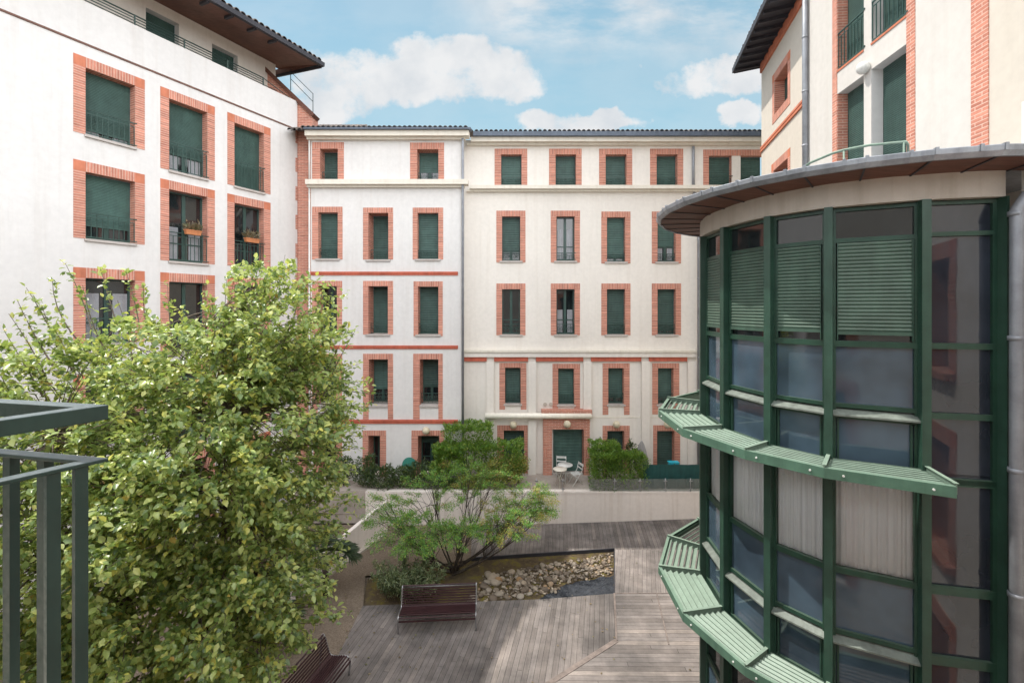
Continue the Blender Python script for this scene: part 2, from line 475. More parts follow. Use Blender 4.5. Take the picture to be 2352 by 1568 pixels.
def slats(mb, fr, u0, u1, z0, z1, d, pitch=.05, depth=.012, mi=0):
    n = max(1, int(round((z1 - z0) / pitch))); p = (z1 - z0) / n
    for i in range(n):
        z = z0 + i * p
        prof = [(0, 0), (.12, depth*.7), (.5, depth), (.86, depth*.55), (1, 0)]
        for (a, x), (b, y) in zip(prof, prof[1:]):
            mb.face([fr.P(u0, z+a*p, d+x), fr.P(u1, z+a*p, d+x), fr.P(u1, z+b*p, d+y), fr.P(u0, z+b*p, d+y)], [(u0,z),(u1,z),(u1,z+p),(u0,z+p)], mi)

def plain_rail(fr, u0, u1, z0, h, d, nb, parent, mat):
    mb = MB()
    mb.box(fr, u0, u1, z0+h-.03, z0+h, d-.015, d+.015)
    mb.box(fr, u0, u1, z0+h-.14, z0+h-.12, d-.008, d+.008)
    mb.box(fr, u0, u1, z0+.05, z0+.075, d-.01, d+.01)
    for i in range(nb+1):
        u = u0 + (u1-u0)*i/nb
        u = min(max(u, u0+.01), u1-.01)
        mb.box(fr, u-.009, u+.009, z0+.0755, z0+h-.1405, d-.009, d+.009)
        if i % 2 == 0: mb.box(fr, u-.009, u+.009, z0+h-.1195, z0+h-.0305, d-.009, d+.009)
    for zz in (z0+.06, z0+h-.016):                       # fixing lugs on the jamb side
        mb.box(fr, u1+.001, u1+.055, zz-.018, zz+.018, d+.016, d+.04)
    return mb.build('railing', mat, parent)

def scroll_rail(fr, u0, u1, z0, h, d, parent, mat):
    mb = MB()
    mb.box(fr, u0, u1, z0+h-.028, z0+h, d-.014, d+.014)
    mb.box(fr, u0, u1, z0+.03, z0+.052, d-.01, d+.01)
    n = 5; w = (u1-u0)/n
    for i in range(n):
        c = u0 + (i+.5)*w
        pts = []
        for k in range(15):
            a = k/14*math.pi*2.6; r = .46*w*(1-k/20)
            pts.append(fr.P(c + r*math.cos(a)*(1 if i % 2 else -1), z0+h*.55 + r*1.25*math.sin(a), d))
        mb.tube(pts, .009, 4)
        mb.box(fr, u0+i*w-.007 if i else u0, u0+i*w+.007 if i else u0+.014, z0+.053, z0+h-.0285, d-.007, d+.007)
    mb.box(fr, u1-.014, u1, z0+.053, z0+h-.0285, d-.007, d+.007)
    return mb.build('railing', mat, parent)

def window(root, fr, u0, u1, z0, z1, jl=.2, jr=None, top=.22, jbot=None, depth=.3, shut=1.0, pitch=.1, rail=None, rail_h=.42,
           sill=True, brick=True, bars=2, name='window', sill_over=.1, mid=True, deep_left=None, corner=True, nbars=10, curt=0):
    jr = jl if jr is None else jr
    jbot = z0 if jbot is None else jbot
    D = -depth
    # frame = the part itself
    fm = MB(); fw = .055
    fm.box(fr, u0+.001, u0+fw, z0+.001, z1-.001, D-.06, D)
    fm.box(fr, u1-fw, u1-.001, z0+.001, z1-.001, D-.06, D)
    fm.box(fr, u0+fw, u1-fw, z1-fw, z1-.001, D-.06, D-.001)
    fm.box(fr, u0+fw, u1-fw, z0+.001, z0+fw+.02, D-.06, D-.001)
    if mid and shut < .99:
        c = (u0+u1)/2
        fm.box(fr, c-.055, c+.055, z0+fw+.021, z1-fw-.001, D-.058, D-.002)
        fm.box(fr, u0+fw, c-.056, z0+.62, z0+.66, D-.05, D-.006); fm.box(fr, c+.056, u1-fw, z0+.62, z0+.66, D-.05, D-.006)
    w = fm.build(name, M['green'], root)
    pm = MB()
    pm.face([fr.P(u0, z0, D-.035), fr.P(u1, z0, D-.035), fr.P(u1, z1, D-.035), fr.P(u0, z1, D-.035)], [(0,0),(1,0),(1,1),(0,1)])
    if shut < .995 or True: pm.build('pane', M['glass'], w)
    if curt:
        cm = MB(); K = 26; halves = [cm]; lo, hi = z0+.08, z0+.08+(z1-z0-.16)*curt; prev = None
        for k in range(K+1):
            if .38 < k/K < .62:
                if len(halves) == 1: cm = MB(); halves.append(cm)
                prev = None; continue
            uu = u0+fw+.01+(u1-u0-2*fw-.02)*k/K; dd = D-.03+.004*math.sin(k*1.7)
            cur = (fr.P(uu, lo, dd), fr.P(uu, hi, dd))
            if prev: cm.face([prev[0], cur[0], cur[1], prev[1]], smooth=True)
            prev = cur
        for cm in halves: cm.build('curtain', M['curtain_far'], w)
    if shut > 0:
        zb = z1 - (z1 - z0 - .02) * shut
        sm = MB(); slats(sm, fr, u0+fw*.6, u1-fw*.6, zb+.05, z1-.004, D+.006, pitch)
        sm.box(fr, u0+fw*.6, u1-fw*.6, zb, zb+.05, D+.004, D+.022)
        sm.build('shutter', M['shutter'], w)
    if brick:
        b = MB(); f = .014; cz = z1 + top
        for a, c in ((u0-jl, u0), (u1, u1+jr)):
            b.box(fr, a, c, jbot, z1, D, f, 0)
        b.box(fr, u0+.0, u1, z1, cz, D, f+.002, 1)
        if corner:
            b.box(fr, u0-jl, u0, z1, cz, -.05, f+.001, 2); b.box(fr, u1, u1+jr, z1, cz, -.05, f+.001, 2)
        else:
            b.box(fr, u0-jl, u0, z1, cz, -.05, f+.001, 1); b.box(fr, u1, u1+jr, z1, cz, -.05, f+.001, 1)
        b.build('brick_surround', [M['course'], M['soldier'], M['terra']], w)
    else:
        b = MB()
        b.face([fr.P(u0, z0, 0), fr.P(u0, z1, 0), fr.P(u0, z1, D), fr.P(u0, z0, D)])
        b.face([fr.P(u1, z0, D), fr.P(u1, z1, D), fr.P(u1, z1, 0), fr.P(u1, z0, 0)])
        b.face([fr.P(u0, z1, 0), fr.P(u1, z1, 0), fr.P(u1, z1, D), fr.P(u0, z1, D)])
        b.face([fr.P(u0, z0, D), fr.P(u1, z0, D), fr.P(u1, z0, 0), fr.P(u0, z0, 0)])
        b.build('reveal', M['plaster'], w)
    if sill:
        s = MB(); s.box(fr, u0-sill_over, u1+sill_over, z0-.075, z0-.001, .0, .07); s.box(fr, u0+.001, u1-.001, z0-.07, z0-.002, D, -.001)
        s.build('sill', M['sill'], w)
    if rail == 'plain': plain_rail(fr, u0+.004, u1-.004, z0, rail_h, -.02, nbars, w, M['green'])
    if rail == 'scroll': scroll_rail(fr, u0+.004, u1-.004, z0, rail_h, D*.45, w, M['green'])
    return (u0, u1, z0, z1), w

def globe_lamp(p, n, label, group, r=.16, mat='globe'):
    root = empty('wall_lamp', p); tag(root, label, 'lamp', group)
    n = Vector((n[0], n[1], 0))
    mb = MB(); mb.tube([n*.002, n*(.10)], .055, 10); mb.build('bracket', M['metalwhite'], root)
    mb = MB(); mb.ball(tuple(n*(r+.08)) if mat == 'globe' else tuple(n*.1), r, 20, 12); mb.build('globe', M[mat], root)
    return root

def tile_roof(fr, u0, u1, z, d_eave, depth, slope, parent, pitch=.21, r=.085, name='roof', mat=None):
    """barrel tiles: each column its own shell"""
    mb = MB(); n = int((u1-u0)/pitch)
    dz = math.tan(slope)
    # under sheet
    mb.face([fr.P(u0, z-.02, d_eave-.02), fr.P(u1, z-.02, d_eave-.02), fr.P(u1, z-.02+dz*depth, d_eave-depth), fr.P(u0, z-.02+dz*depth, d_eave-depth)])
    rows = 4
    for i in range(n):
        c = u0 + (i+.5)*pitch
        for row in range(rows):
            a0 = d_eave + random.uniform(-.015, .015) - row*depth/rows; a1 = d_eave - (row+1)*depth/rows - .05
            rr0, rr1 = r*1.08, r*.92; lift = random.uniform(0, .008)
            z0 = z + (d_eave-a0)*dz + lift; z1 = z + (d_eave-a1)*dz + lift
            K = 6; b = len(mb.v)
            for rr, zz, aa in ((rr0, z0, a0), (rr1, z1, a1), ):
                for k in range(K+1):
                    t = math.pi*k/K
                    mb.v.append(fr.P(c + rr*math.cos(t), zz + rr*math.sin(t), aa))
            for k in range(K):
                mb.f.append((b+k, b+k+1, b+K+1+k+1, b+K+1+k)); mb.uv.append([(0,0)]*4); mb.mi.append(0); mb.sm.append(True)
            for k in range(K):   # front lip: thickness ring
                pass
            b2 = len(mb.v)
            for rr in (rr0, rr0*.78):
                for k in range(K+1):
                    t = math.pi*k/K
                    mb.v.append(fr.P(c + rr*math.cos(t), z0 + rr*math.sin(t), a0))
            for k in range(K):
                mb.f.append((b2+k, b2+k+1, b2+K+1+k+1, b2+K+1+k)); mb.uv.append([(0,0)]*4); mb.mi.append(0); mb.sm.append(False)
    return mb.build(name, mat or M['tiles'], parent)

def downpipe(path, r, parent=None, mat=None, name='downpipe'):
    mb = MB(); mb.tube(path, r, 12)
    a, b = Vector(path[-2]), Vector(path[-1])
    L = (b-a).length; k = int(L/1.9)
    for i in range(1, k+1):
        p = a + (b-a)*(i/(k+1)); d = (b-a).normalized()*.025
        mb.tube([p-d, p+d], r*1.13, 12)
    return mb.build(name, mat or M['pipe'], parent)

# ================================================================== BACK BUILDING
back = empty('apartment_building', (0, 20, 0))
tag(back, 'cream four storey block with barrel tile roof and brick framed windows closing the courtyard', 'building')
inv = lambda o: o
def rootfix(root):
    """children were built in world space: cancel the root's offset"""
    off = Vector(root.location)
    for c in root.children: c.location = Vector(c.location) - off
FR = Frame((0, 20.0), (1, 0), (0, -1))       # recessed right section
FL = Frame((0, 19.2), (1, 0), (0, -1))       # projecting left section
zR = lambda y: CH + (HY-y)*20.0/FPX
zL = lambda y: CH + (HY-y)*19.2/FPX
uR = lambda x: (x-CX)*20.0/FPX
uL = lambda x: (x-CX)*19.2/FPX
TER = 1.29
holesR = []; holesL = []
def wR(x0, x1, y0, y1, ox0, ox1, oy0, oy1, **kw):
    """surround box then opening box, photo pixels"""
    h, w = window(back, FR, uR(ox0), uR(ox1), zR(oy1), zR(oy0), jl=uR(ox0)-uR(x0), jr=uR(x1)-uR(ox1), top=zR(y0)-zR(oy0), jbot=zR(y1), **kw)
    holesR.append(h); return w
def wL(x0, x1, y0, y1, ox0, ox1, oy0, oy1, **kw):
    h, w = window(back, FL, uL(ox0), uL(ox1), zL(oy1), zL(oy0), jl=uL(ox0)-uL(x0), jr=uL(x1)-uL(ox1), top=zL(y0)-zL(oy0), jbot=zL(y1), **kw)
    holesL.append(h); return w
# right section, top floor
for i, (a, b) in enumerate([(1136,1211),(1261,1336),(1376,1452),(1493,1569)]):
    wR(a, b, 342, 429, a+15, b-13, 355, 429, sill=False, rail='scroll', rail_h=.45, shut=1.0, depth=.28, corner=False)
# double window by the right building
dw = wR(1615, 1680.1, 344, 430, 1628, 1680, 358, 430, sill=False, rail='plain', rail_h=.5, shut=1.0, depth=.22, corner=False, nbars=9)
h, _ = window(back, FR, uR(1701), uR(1752), zR(430), zR(358), jl=uR(21)-uR(0), jr=.2, top=uR(14)-uR(0), jbot=zR(358)-.001, corner=False, sill=False, rail='plain', rail_h=.5, depth=.22, nbars=9); holesR.append(h)
# rows 3 and 2
sh3 = [.80, 0, .93, .66]; sh2 = [0, 0, 1.0, .94]
for i, (a, b) in enumerate([(1140,1207),(1265,1332),(1381,1448),(1497,1564)]):
    t = 484 + (i > 1)*2
    wR(a, b, t, t+119, a+13, b-12, t+13, t+115, rail='scroll' if i in (0,) else ('plain' if i == 1 else 'scroll'), rail_h=.36, shut=sh3[i], curt=[0, .75, 0, .3][i], depth=.24, corner=False, nbars=7)
    wR(a, b, 651, 770, a+13, b-12, 664, 768, rail='scroll', rail_h=.46, shut=sh2[i], curt=[0, .55, 0, 0][i], depth=.24, corner=False)
# row 1
for i, (a, b, t, bt) in enumerate([(1147,1209,833,940),(1269,1332,835,939),(1384,1446,834,952),(1498,1560,834,951)]):
    wR(a, b, t, bt, a+13, b-13, t+11, t+94, rail='scroll', rail_h=.46, shut=[1, 1, .86, .86][i], depth=.26, corner=False, sill_over=.06)
# ground
wR(1142, 1212, 976, 1088, 1157, 1204, 988, 1088, sill=False, shut=1.0, depth=.4, corner=False)
wR(1384, 1446, 977, 1088, 1395, 1434, 989, 1088, sill=False, shut=1.0, depth=.3, corner=False)
wR(1500, 1562, 976, 1088, 1509, 1549, 989, 1088, sill=False, shut=1.0, depth=.3, corner=False)
# left section: top floor
wL(717, 790, 327, 416, 735, 776, 342, 416, sill=False, rail='scroll', rail_h=.45, shut=1.0, depth=.5, corner=False)
wL(942, 1020, 328, 417, 958, 1007, 343, 417, sill=False, rail='scroll', rail_h=.45, shut=.62, curt=.36, depth=.5, corner=False)
wL(717, 787, 475, 596, 731, 776, 488, 594, rail='scroll', rail_h=.45, shut=1.0, depth=.30, corner=False)
wL(834, 903, 477, 596, 846, 892, 489, 596, rail='scroll', rail_h=.45, shut=1.0, depth=.72, corner=False)
wL(948, 1018, 477, 596, 959, 1007, 489, 595, rail='scroll', rail_h=.40, shut=1.0, depth=.28, corner=False)
wL(717, 786, 645, 768, 731, 774, 657, 766, rail='scroll', rail_h=.45, shut=0, depth=.5, corner=False)
wL(834, 903, 645, 768, 846, 891, 657, 767, rail='scroll', rail_h=.45, shut=1.0, depth=.72, corner=False)
wL(950, 1017, 646, 772, 960, 1007, 658, 768, rail='scroll', rail_h=.45, shut=1.0, depth=.45, corner=False)
wL(717, 786, 812, 962, 730, 772, 824, 928, rail='scroll', rail_h=.45, shut=.3, depth=.6, corner=False, sill_over=-.002)
wL(834, 903, 812, 962, 847, 891, 825, 930, rail='scroll', rail_h=.45, shut=.72, depth=.72, corner=False, sill_over=-.002)
wL(949, 1017, 812, 962, 964, 1007, 825, 930, rail='scroll', rail_h=.45, shut=.66, depth=.72, corner=False, sill_over=-.002)
wL(720, 786, 988, 1095, 732, 772, 1000, 1095, sill=False, shut=.2, depth=.7, corner=False)
wL(833, 887, 988, 1095, 846, 873, 1000, 1095, sill=False, shut=.15, depth=.72, corner=False)
wL(945, 1021, 988, 1095, 960, 1009, 1000, 1095, sill=False, shut=.28, depth=.72, corner=False)
# brick portal with wide roller door
pu0, pu1 = uR(1267), uR(1339); pz = zR(984)
h, door = window(back, FR, pu0, pu1, TER+.02, pz, brick=False, sill=False, shut=1.0, depth=.26, pitch=.13, name='roller_door')
for c in list(door.children):
    if c.name.startswith('reveal'):
        bpy.data.objects.remove(c)
holesR.append(h)
pm = MB()
pm.box(FR, uR(1247), uR(1258)-.0, TER, pz+.02, -.05, .20); pm.box(FR, uR(1258), pu0, TER, pz+.02, -.26, .20)
pm.box(FR, pu1, uR(1353), TER, pz+.02, -.26, .20)
pm.box(FR, uR(1247), uR(1353), pz+.02, zR(957), -.26, .20)
pm.box(FR, uR(1243), uR(1357), zR(947), zR(938), -.02, .34)
pm.build('brick_portal', M['bond'], back)
mb = MB()
for c in (uR(1252), uR(1348)):
    mb.box(FR, c-.075, c+.075, zR(1046), zR(1028), .2, .215)
mb.build('brick_inlay', M['soldier'], back)
mb = MB(); mb.box(FR, pu0+.001, pu0+.07, TER+.01, pz-.001, -.2, -.05); mb.box(FR, pu0+.07, pu1-.001, pz-.05, pz-.002, -.2, -.05); mb.build('door_frame', M['plaster_warm'], door)
# walls
wm = MB()
wall_sheet(wm, FR, uR(1062), 12.2, 0.0, zR(322), holesR)
wl = MB(); wall_sheet(wl, FL, uL(714), uL(1060), 0.0, zL(306), holesL)
wl.face([FL.P(uL(1060), 0, 0), FL.P(uL(1060), 0, -.85), FL.P(uL(1060), zL(306), -.85), FL.P(uL(1060), zL(306), 0)], [(0,0),(.85,0),(.85,16),(0,16)])
wm.build('wall', M['plaster_warm'], back); wl.build('wall', M['plaster'], back)
# pilasters and panels of the lower storeys
pil = MB(); dpi = .16
for a, b in ((1118,1135),(1213,1231),(1339,1357),(1472,1490),(1577,1597)):
    pil.box(FR, uR(a), uR(b), TER, zR(829), -.02, dpi)
pil.box(FR, uR(1064), uR(1597), zR(819), zR(808), -.02, dpi)
pil.build('pilaster', M['plaster_warm'], back)
mb = MB(); mb.box(FR, uR(1064), uR(1597), zR(808), zR(803), -.02, dpi+.06); mb.build('string_course', M['cornice'], back)
mb = MB()
for a, b in ((1066,1118),(1135,1213),(1231,1339),(1357,1472),(1490,1577)):
    mb.box(FR, uR(a)+.002, uR(b)-.002, zR(829), zR(819)-.001, -.02, .09)
mb.build('red_band', M['redband'], back)
mb = MB()
for a, b in ((1357,1472),(1490,1577)):
    mb.box(FR, uR(a)+.002, uR(b)-.002, zR(959), zR(957), -.01, .015)
mb.build('floor_line', M['cornice'], back)
mb = MB()
for y0, y1 in ((624,632),(793,801),(963,972)):
    mb.box(FL, uL(712), uL(1052), zL(y1), zL((y0+y1)/2)-.001, -.02, .045); mb.box(FL, uL(712), uL(1052), zL((y0+y1)/2), zL(y0), -.02, .07)
mb.build('red_band', M['redband'], back)
# cornices
mb = MB()
def cornice(y0, y1, pr, yl0, yl1):
    mb.box(FL, uL(708), uL(1060)+pr, zL(yl1), zL(yl0), -.1, pr)
    mb.box(FL, uL(708), uL(1060)+pr*.5, zL(yl1)-.09, zL(yl1)-.001, -.1, pr*.5)
    mb.box(FR, uL(1060)+pr+.002, 12.2, zR(y1), zR(y0), -.1, pr)
    mb.box(FR, uL(1060)+pr*.5+.002, 12.2, zR(y1)-.09, zR(y1)-.001, -.1, pr*.5)
cornice(429, 437, .30, 416, 427)
cornice(321, 331, .34, 306, 318)
mb.build('cornice', M['cornice'], back)
mb = MB()
mb.box(FL, uL(708), uL(1060)+.44, zL(306)+.002, zL(302), .1, .46)
mb.box(FR, uL(1060)+.46, 12.2, zR(321)+.002, zR(311), .15, .48)
for k in range(20): 
    u = -1.5+k*.7; mb.box(FR, u, u+.03, zR(321)+.004, zR(310), .481, .492)
mb.build('gutter', M['gutter'], back)
mb = MB(); mb.tube([at(1063, 318, 19.05), at(1063, 330, 19.05), at(1063, 1090, 19.05)], .055, 10); mb.build('downpipe', M['pipe'], back)
downpipe([FR.P(uR(1591), zR(338), .08), FR.P(uR(1591), zR(428), .08)], .06, back)
downpipe([FR.P(uR(1592), zR(445), .10), FR.P(uR(1594), zR(452), .3), FR.P(uR(1599), zR(462), .27), FR.P(uR(1599), TER, .27)], .06, back)
downpipe([FL.P(uL(712), zL(320), .06), FL.P(uL(712), zL(412), .06)], .035, back, M['metalwhite'])
downpipe([FL.P(uL(712), zL(432), .06), FL.P(uL(712), 0, .06)], .035, back, M['metalwhite'])
tile_roof(FR, uL(1060)+.5, 12.2, zR(311)+.01, .42, 4.5, R(16), back)
tile_roof(FL, uL(700), uL(1060)+.44, zL(303)+.02, .40, 4.5, R(16), back)
tile_roof(FL, uL(660), uL(790), zL(303)+.06, .05, 3.5, R(24), back)
mb = MB()
for x in (1252, 1265):
    p = FR.P(uR(x), zR(928), 0); mb.tube([(p[0], p[1]+.02, p[2]), (p[0], p[1]-.05, p[2])], .085, 14)
mb.build('vent', M['concrete'], back)
rootfix(back)
LAMPG = 'globe lamps on the back block'
for x, y, f, l in ((1179, 972, FR, 'cream globe lamp over the ground floor window left of the roller door'), (1300, 968, FR, 'cream globe lamp on the brick portal over the roller door'),
                (1413, 971, FR, 'cream globe lamp over the window behind the clipped green hedge'), (1529, 971, FR, 'cream globe lamp over the window behind the green mesh screen')):
    d = .20 if x == 1300 else 0
    u, z = f.px(x, y); globe_lamp(f.P(u, z, d), (0, -1), l, LAMPG)
u, z = FL.px(981, 985); globe_lamp(FL.P(u, z, .02), (0, -1), 'cream globe lamp above the open ground floor door beside the hedge', LAMPG)
# rolled awning
aw = empty('awning', FR.P(uR(1235), zR(951), .3)); tag(aw, 'long rolled cream awning cassette fixed beside the brick portal lintel', 'awning')
mb = MB(); mb.tube([(uR(1115)-uR(1235), 0, 0), (uR(1355)-uR(1235), 0, 0)], .125, 14); mb.build('cassette', M['awning'], aw)
mb = MB()
for x in (1127, 1222): 
    u = uR(x)-uR(1235); mb.bar((u, .29, -.02), (u, .05, -.02), .06, .14)
mb.build('bracket', M['metalwhite'], aw)

# ================================================================== LEFT BUILDING
left = empty('apartment_building', (-12.5, 13, 0))
tag(left, 'white block on the left with brick framed windows under a wide brown eave', 'building')
nb = math.hypot(.488, 1)
LW = Frame((-19.14, 0), (.488, 1), (1, -.488))
cols = [(168,196,310,332,2.27),(368,388,476,493,2.72),(522,538,606,621,2.72)]
tops = [7.36, 4.29, 1.16, -1.98, -5.1]
shl = [[.90, .74, 1.0], [.80, 0, 0], [0, 0, 0], [0, 1, 0], [1, 0, 1]]
holes = []
for r_, tp in enumerate(tops):
    for c_, (a, b, c, d, hh) in enumerate(cols):
        u0, u1 = LW.pu(b), LW.pu(c)
        jl = u0-LW.pu(a); jr = LW.pu(d)-u1
        zt = CH+tp-.30; zb = CH+tp-hh
        if zb < .2: zb = .25
        h, w = window(left, LW, u0, u1, zb, zt, jl=jl, jr=jr, top=.30, jbot=zb-.0, depth=.30, shut=shl[r_][c_], pitch=.047, curt=[[.1, .26, 0], [0, .5, 0], [.8, 0, .7], [0, 0, .6], [0, .7, 0]][r_][c_],
                      rail='plain', rail_h=.78 if c_ == 0 else 1.0, sill_over=.03, nbars=9)
        holes.append(h)
# a fourth column nearer the viewer, outside the picture, so that the wall goes on
uE = LW.pu(683)
zPar = CH+9.0
wm = MB(); wall_sheet(wm, LW, -3.0, uE, 0, zPar, holes)
wm.face([LW.P(-3, zPar, 0), LW.P(uE, zPar, 0), LW.P(uE, zPar, -.3), LW.P(-3, zPar, -.3)])
wm.face([LW.P(-3, zPar-1.2, -.3), LW.P(-3, zPar, -.3), LW.P(uE, zPar, -.3), LW.P(uE, zPar-1.2, -.3)])
wm.face([LW.P(uE, 0, 0), LW.P(uE, 0, -.8), LW.P(uE, zPar, -.8), LW.P(uE, zPar, 0)])
wm.face([LW.P(-3, zPar-1.1, -.3), LW.P(uE, zPar-1.1, -.3), LW.P(uE, zPar-1.1, -2.5), LW.P(-3, zPar-1.1, -2.5)])
wm.build('wall', M['plaster'], left)
mb = MB(); mb.box(LW, -3.0, uE, CH+7.72, CH+7.775, -.01, .03); mb.build('string_course', M['soffit_red'], left)
LA = LW.shift(-1.2)
ha = []
for a, b, yt in ((335, 411, 17), (487, 546, 100)):
    u0, zt = LA.px(a, yt); u1 = LA.pu(b)
    h, w = window(left, LA, u0, u1, zPar-1.05, zt, brick=False, sill=False, shut=1.0, pitch=.047, depth=.28, top=.1); ha.append(h)
uA = LA.pu(633); zA = CH+10.86
wm = MB(); wall_sheet(wm, LA, -3.0, uA, zPar-1.15, zA, ha)
wm.face([LA.P(uA, zPar-1.2, 0), LA.P(uA, zPar-1.2, -4), LA.P(uA, zA, -4), LA.P(uA, zA, 0)], [(0,0),(4,0),(4,2),(0,2)])
wm.build('wall', M['plaster_warm'], left)
# eave: sloped soffit, dark edge, rafters and tiles
tip = at(741, 157, 19.8)
ue, de = (tip-LA.o).dot(LA.u), (tip-LA.o).dot(LA.n)
zt = CH+10.4
mb = MB()
mb.face([LA.P(-3, zA, -.3), LA.P(uA+.35, zA, -.3), LA.P(uA+.35, zt+.05, de), LA.P(-3, zt+.05, de)])
mb.face([LA.P(uA+.35, zA, -.3), LA.P(uA+.35, zA, -4.0), LA.P(uA+.35, zt+.05, de)])
mb.build('soffit', M['soffit_red'], left)
mb = MB()
mb.hexa([Vector(LA.P(-3, zt+.02, de-.02)), Vector(LA.P(ue, zt+.02, de-.02)), Vector(LA.P(ue, zt+.02, de+.12)), Vector(LA.P(-3, zt+.02, de+.12))],
        [Vector(LA.P(-3, zt+.18, de-.02)), Vector(LA.P(ue, zt+.18, de-.02)), Vector(LA.P(ue, zt+.18, de+.14)), Vector(LA.P(-3, zt+.18, de+.14))])
for k in range(28):
    u = -2.6 + k*.85
    if u < ue-.1: mb.bar(LA.P(u, zt+.03, de-.03), LA.P(u, zt-.02+(zA-zt)*.16, de-(de+.3)*.18), .09, .10)
mb.bar(LA.P(uA+.40, zA+.02, -3.8), LA.P(ue-.04, zt+.06, de-.03), .06, .16)
mb.build('eave', M['eavedark'], left)
tile_roof(LA, -3, ue+.05, zt+.2, de+.1, 6.0, R(17), left, pitch=.24, r=.1)
mb = MB()
z0 = zPar
for zz in (.10, .19, .28, .37):
    mb.tube([LW.P(2.0, z0+zz, -.12), LW.P(LW.pu(608 if zz > .11 else 640), z0+zz, -.12)], .016 if zz < .35 else .024, 6)
mb.tube([LW.P(LW.pu(608), z0+.37, -.12), LW.P(LW.pu(672), z0+.05, -.12)], .02, 6)
for x in (120, 180, 312, 426, 525, 607):
    u = LW.pu(x); mb.box(LW, u-.02, u+.02, z0-.25, z0+.36, -.08, -.05)
mb.build('railing', M['railgreen'], left)
# brick end wall with a sloping coping between the two blocks
G = Frame((0, 19.97), (1, 0), (0, -1))
p = lambda x, y: G.px(x, y)
a0, b0, b1 = p(600, 150), p(717, 263), p(717, 705)
gm = MB()
gm.face([G.P(a0[0], 0), G.P(b0[0], 0), G.P(b0[0], b0[1]), G.P(a0[0], a0[1])], [(a0[0],0),(b0[0],0),(b0[0],b0[1]),(a0[0],a0[1])])
gm.face([G.P(b0[0], 0), G.P(b0[0], 0, -.6), G.P(b0[0], b0[1], -.6), G.P(b0[0], b0[1])], [(0,0),(.6,0),(.6,b0[1]),(0,b0[1])])
gm.build('brick_end_wall', M['bond'], left)
mb = MB(); mb.bar(G.P(a0[0], a0[1], -.2), G.P(b0[0]+.08, b0[1]-.06, -.2), .6, .16); mb.build('coping', M['soffit'], left)
mb = MB()
q0, q1 = p(660, 190), p(712, 245)
for dz in (.35, .7): mb.tube([G.P(q0[0], q0[1]+dz*.9, -.3), G.P(q1[0], q1[1]+dz, -.3)], .014, 6)
for q in (q0, q1): mb.tube([G.P(q[0], q[1]-.2, -.3), G.P(q[0], q[1]+.72, -.3)], .016, 6)
mb.build('railing', M['railgreen'], left)
for k in range(12):
    z = 2.0 + k*1.25; gz = z + .62
    mb = MB(); mb.box(LW, uE-.10, uE+.003, z, gz, -.02, .012); mb.build('brick_quoin', M['bond'], left)
rootfix(left)

# flower boxes on the rails of the left block
def leaves_mesh(name, mat, parent, pts, dirs, nrm, size, aspect=.55, fold=.18, parts=1, smooth=False):
    """many small folded leaves in one mesh; pts, dirs, nrm: (N,3), size: (N,)"""
    N = len(pts); dirs = dirs/np.linalg.norm(dirs, axis=1, keepdims=True)
    s = np.cross(dirs, nrm); s /= (np.linalg.norm(s, axis=1, keepdims=True)+1e-9)
    n = np.cross(s, dirs)
    L = size[:, None]; W = L*aspect*.5
    v = np.empty((N, 6, 3))
    v[:, 0] = pts
    v[:, 1] = pts + dirs*L*.38 + s*W + n*L*fold*.5
    v[:, 2] = pts + dirs*L*.38 - s*W + n*L*fold*.5
    v[:, 3] = pts + dirs*L*.45
    v[:, 4] = pts + dirs*L*1.0 - n*L*.12
    v[:, 5] = pts + dirs*L*.72 + s*W*.72 + n*L*fold*.3
    v6 = pts + dirs*L*.72 - s*W*.72 + n*L*fold*.3
    V = np.concatenate([v, v6[:, None]], axis=1).reshape(-1, 3)
    base = (np.arange(N)*7)[:, None]
    F = np.concatenate([base+np.array([[0, 1, 5, 3]]), base+np.array([[3, 5, 4, 4]]), base+np.array([[0, 3, 6, 2]]), base+np.array([[3, 4, 6, 6]])], axis=0)
    me = bpy.data.meshes.new(name)
    # quads then triangles
    q = np.concatenate([base+np.array([[0, 1, 5, 3]]), base+np.array([[0, 3, 6, 2]])], axis=0)
    t = np.concatenate([base+np.array([[3, 5, 4]]), base+np.array([[3, 4, 6]])], axis=0)
    me.vertices.add(len(V)); me.vertices.foreach_set('co', V.astype(np.float32).ravel())
    nl = q.size + t.size
    me.loops.add(nl); me.loops.foreach_set('vertex_index', np.concatenate([q.ravel(), t.ravel()]).astype(np.int32))
    me.polygons.add(len(q)+len(t))
    ls = np.concatenate([np.arange(len(q))*4, q.size + np.arange(len(t))*3]).astype(np.int32)
    me.polygons.foreach_set('loop_start', ls)
    me.update(calc_edges=True); me.validate()
    me.materials.append(mat)
    o = bpy.data.objects.new(name, me); COL.objects.link(o)
    if parent: o.parent = parent
    return o

def rand_dirs(n): 
    d = rng.normal(size=(n, 3)); return d/np.linalg.norm(d, axis=1, keepdims=True)

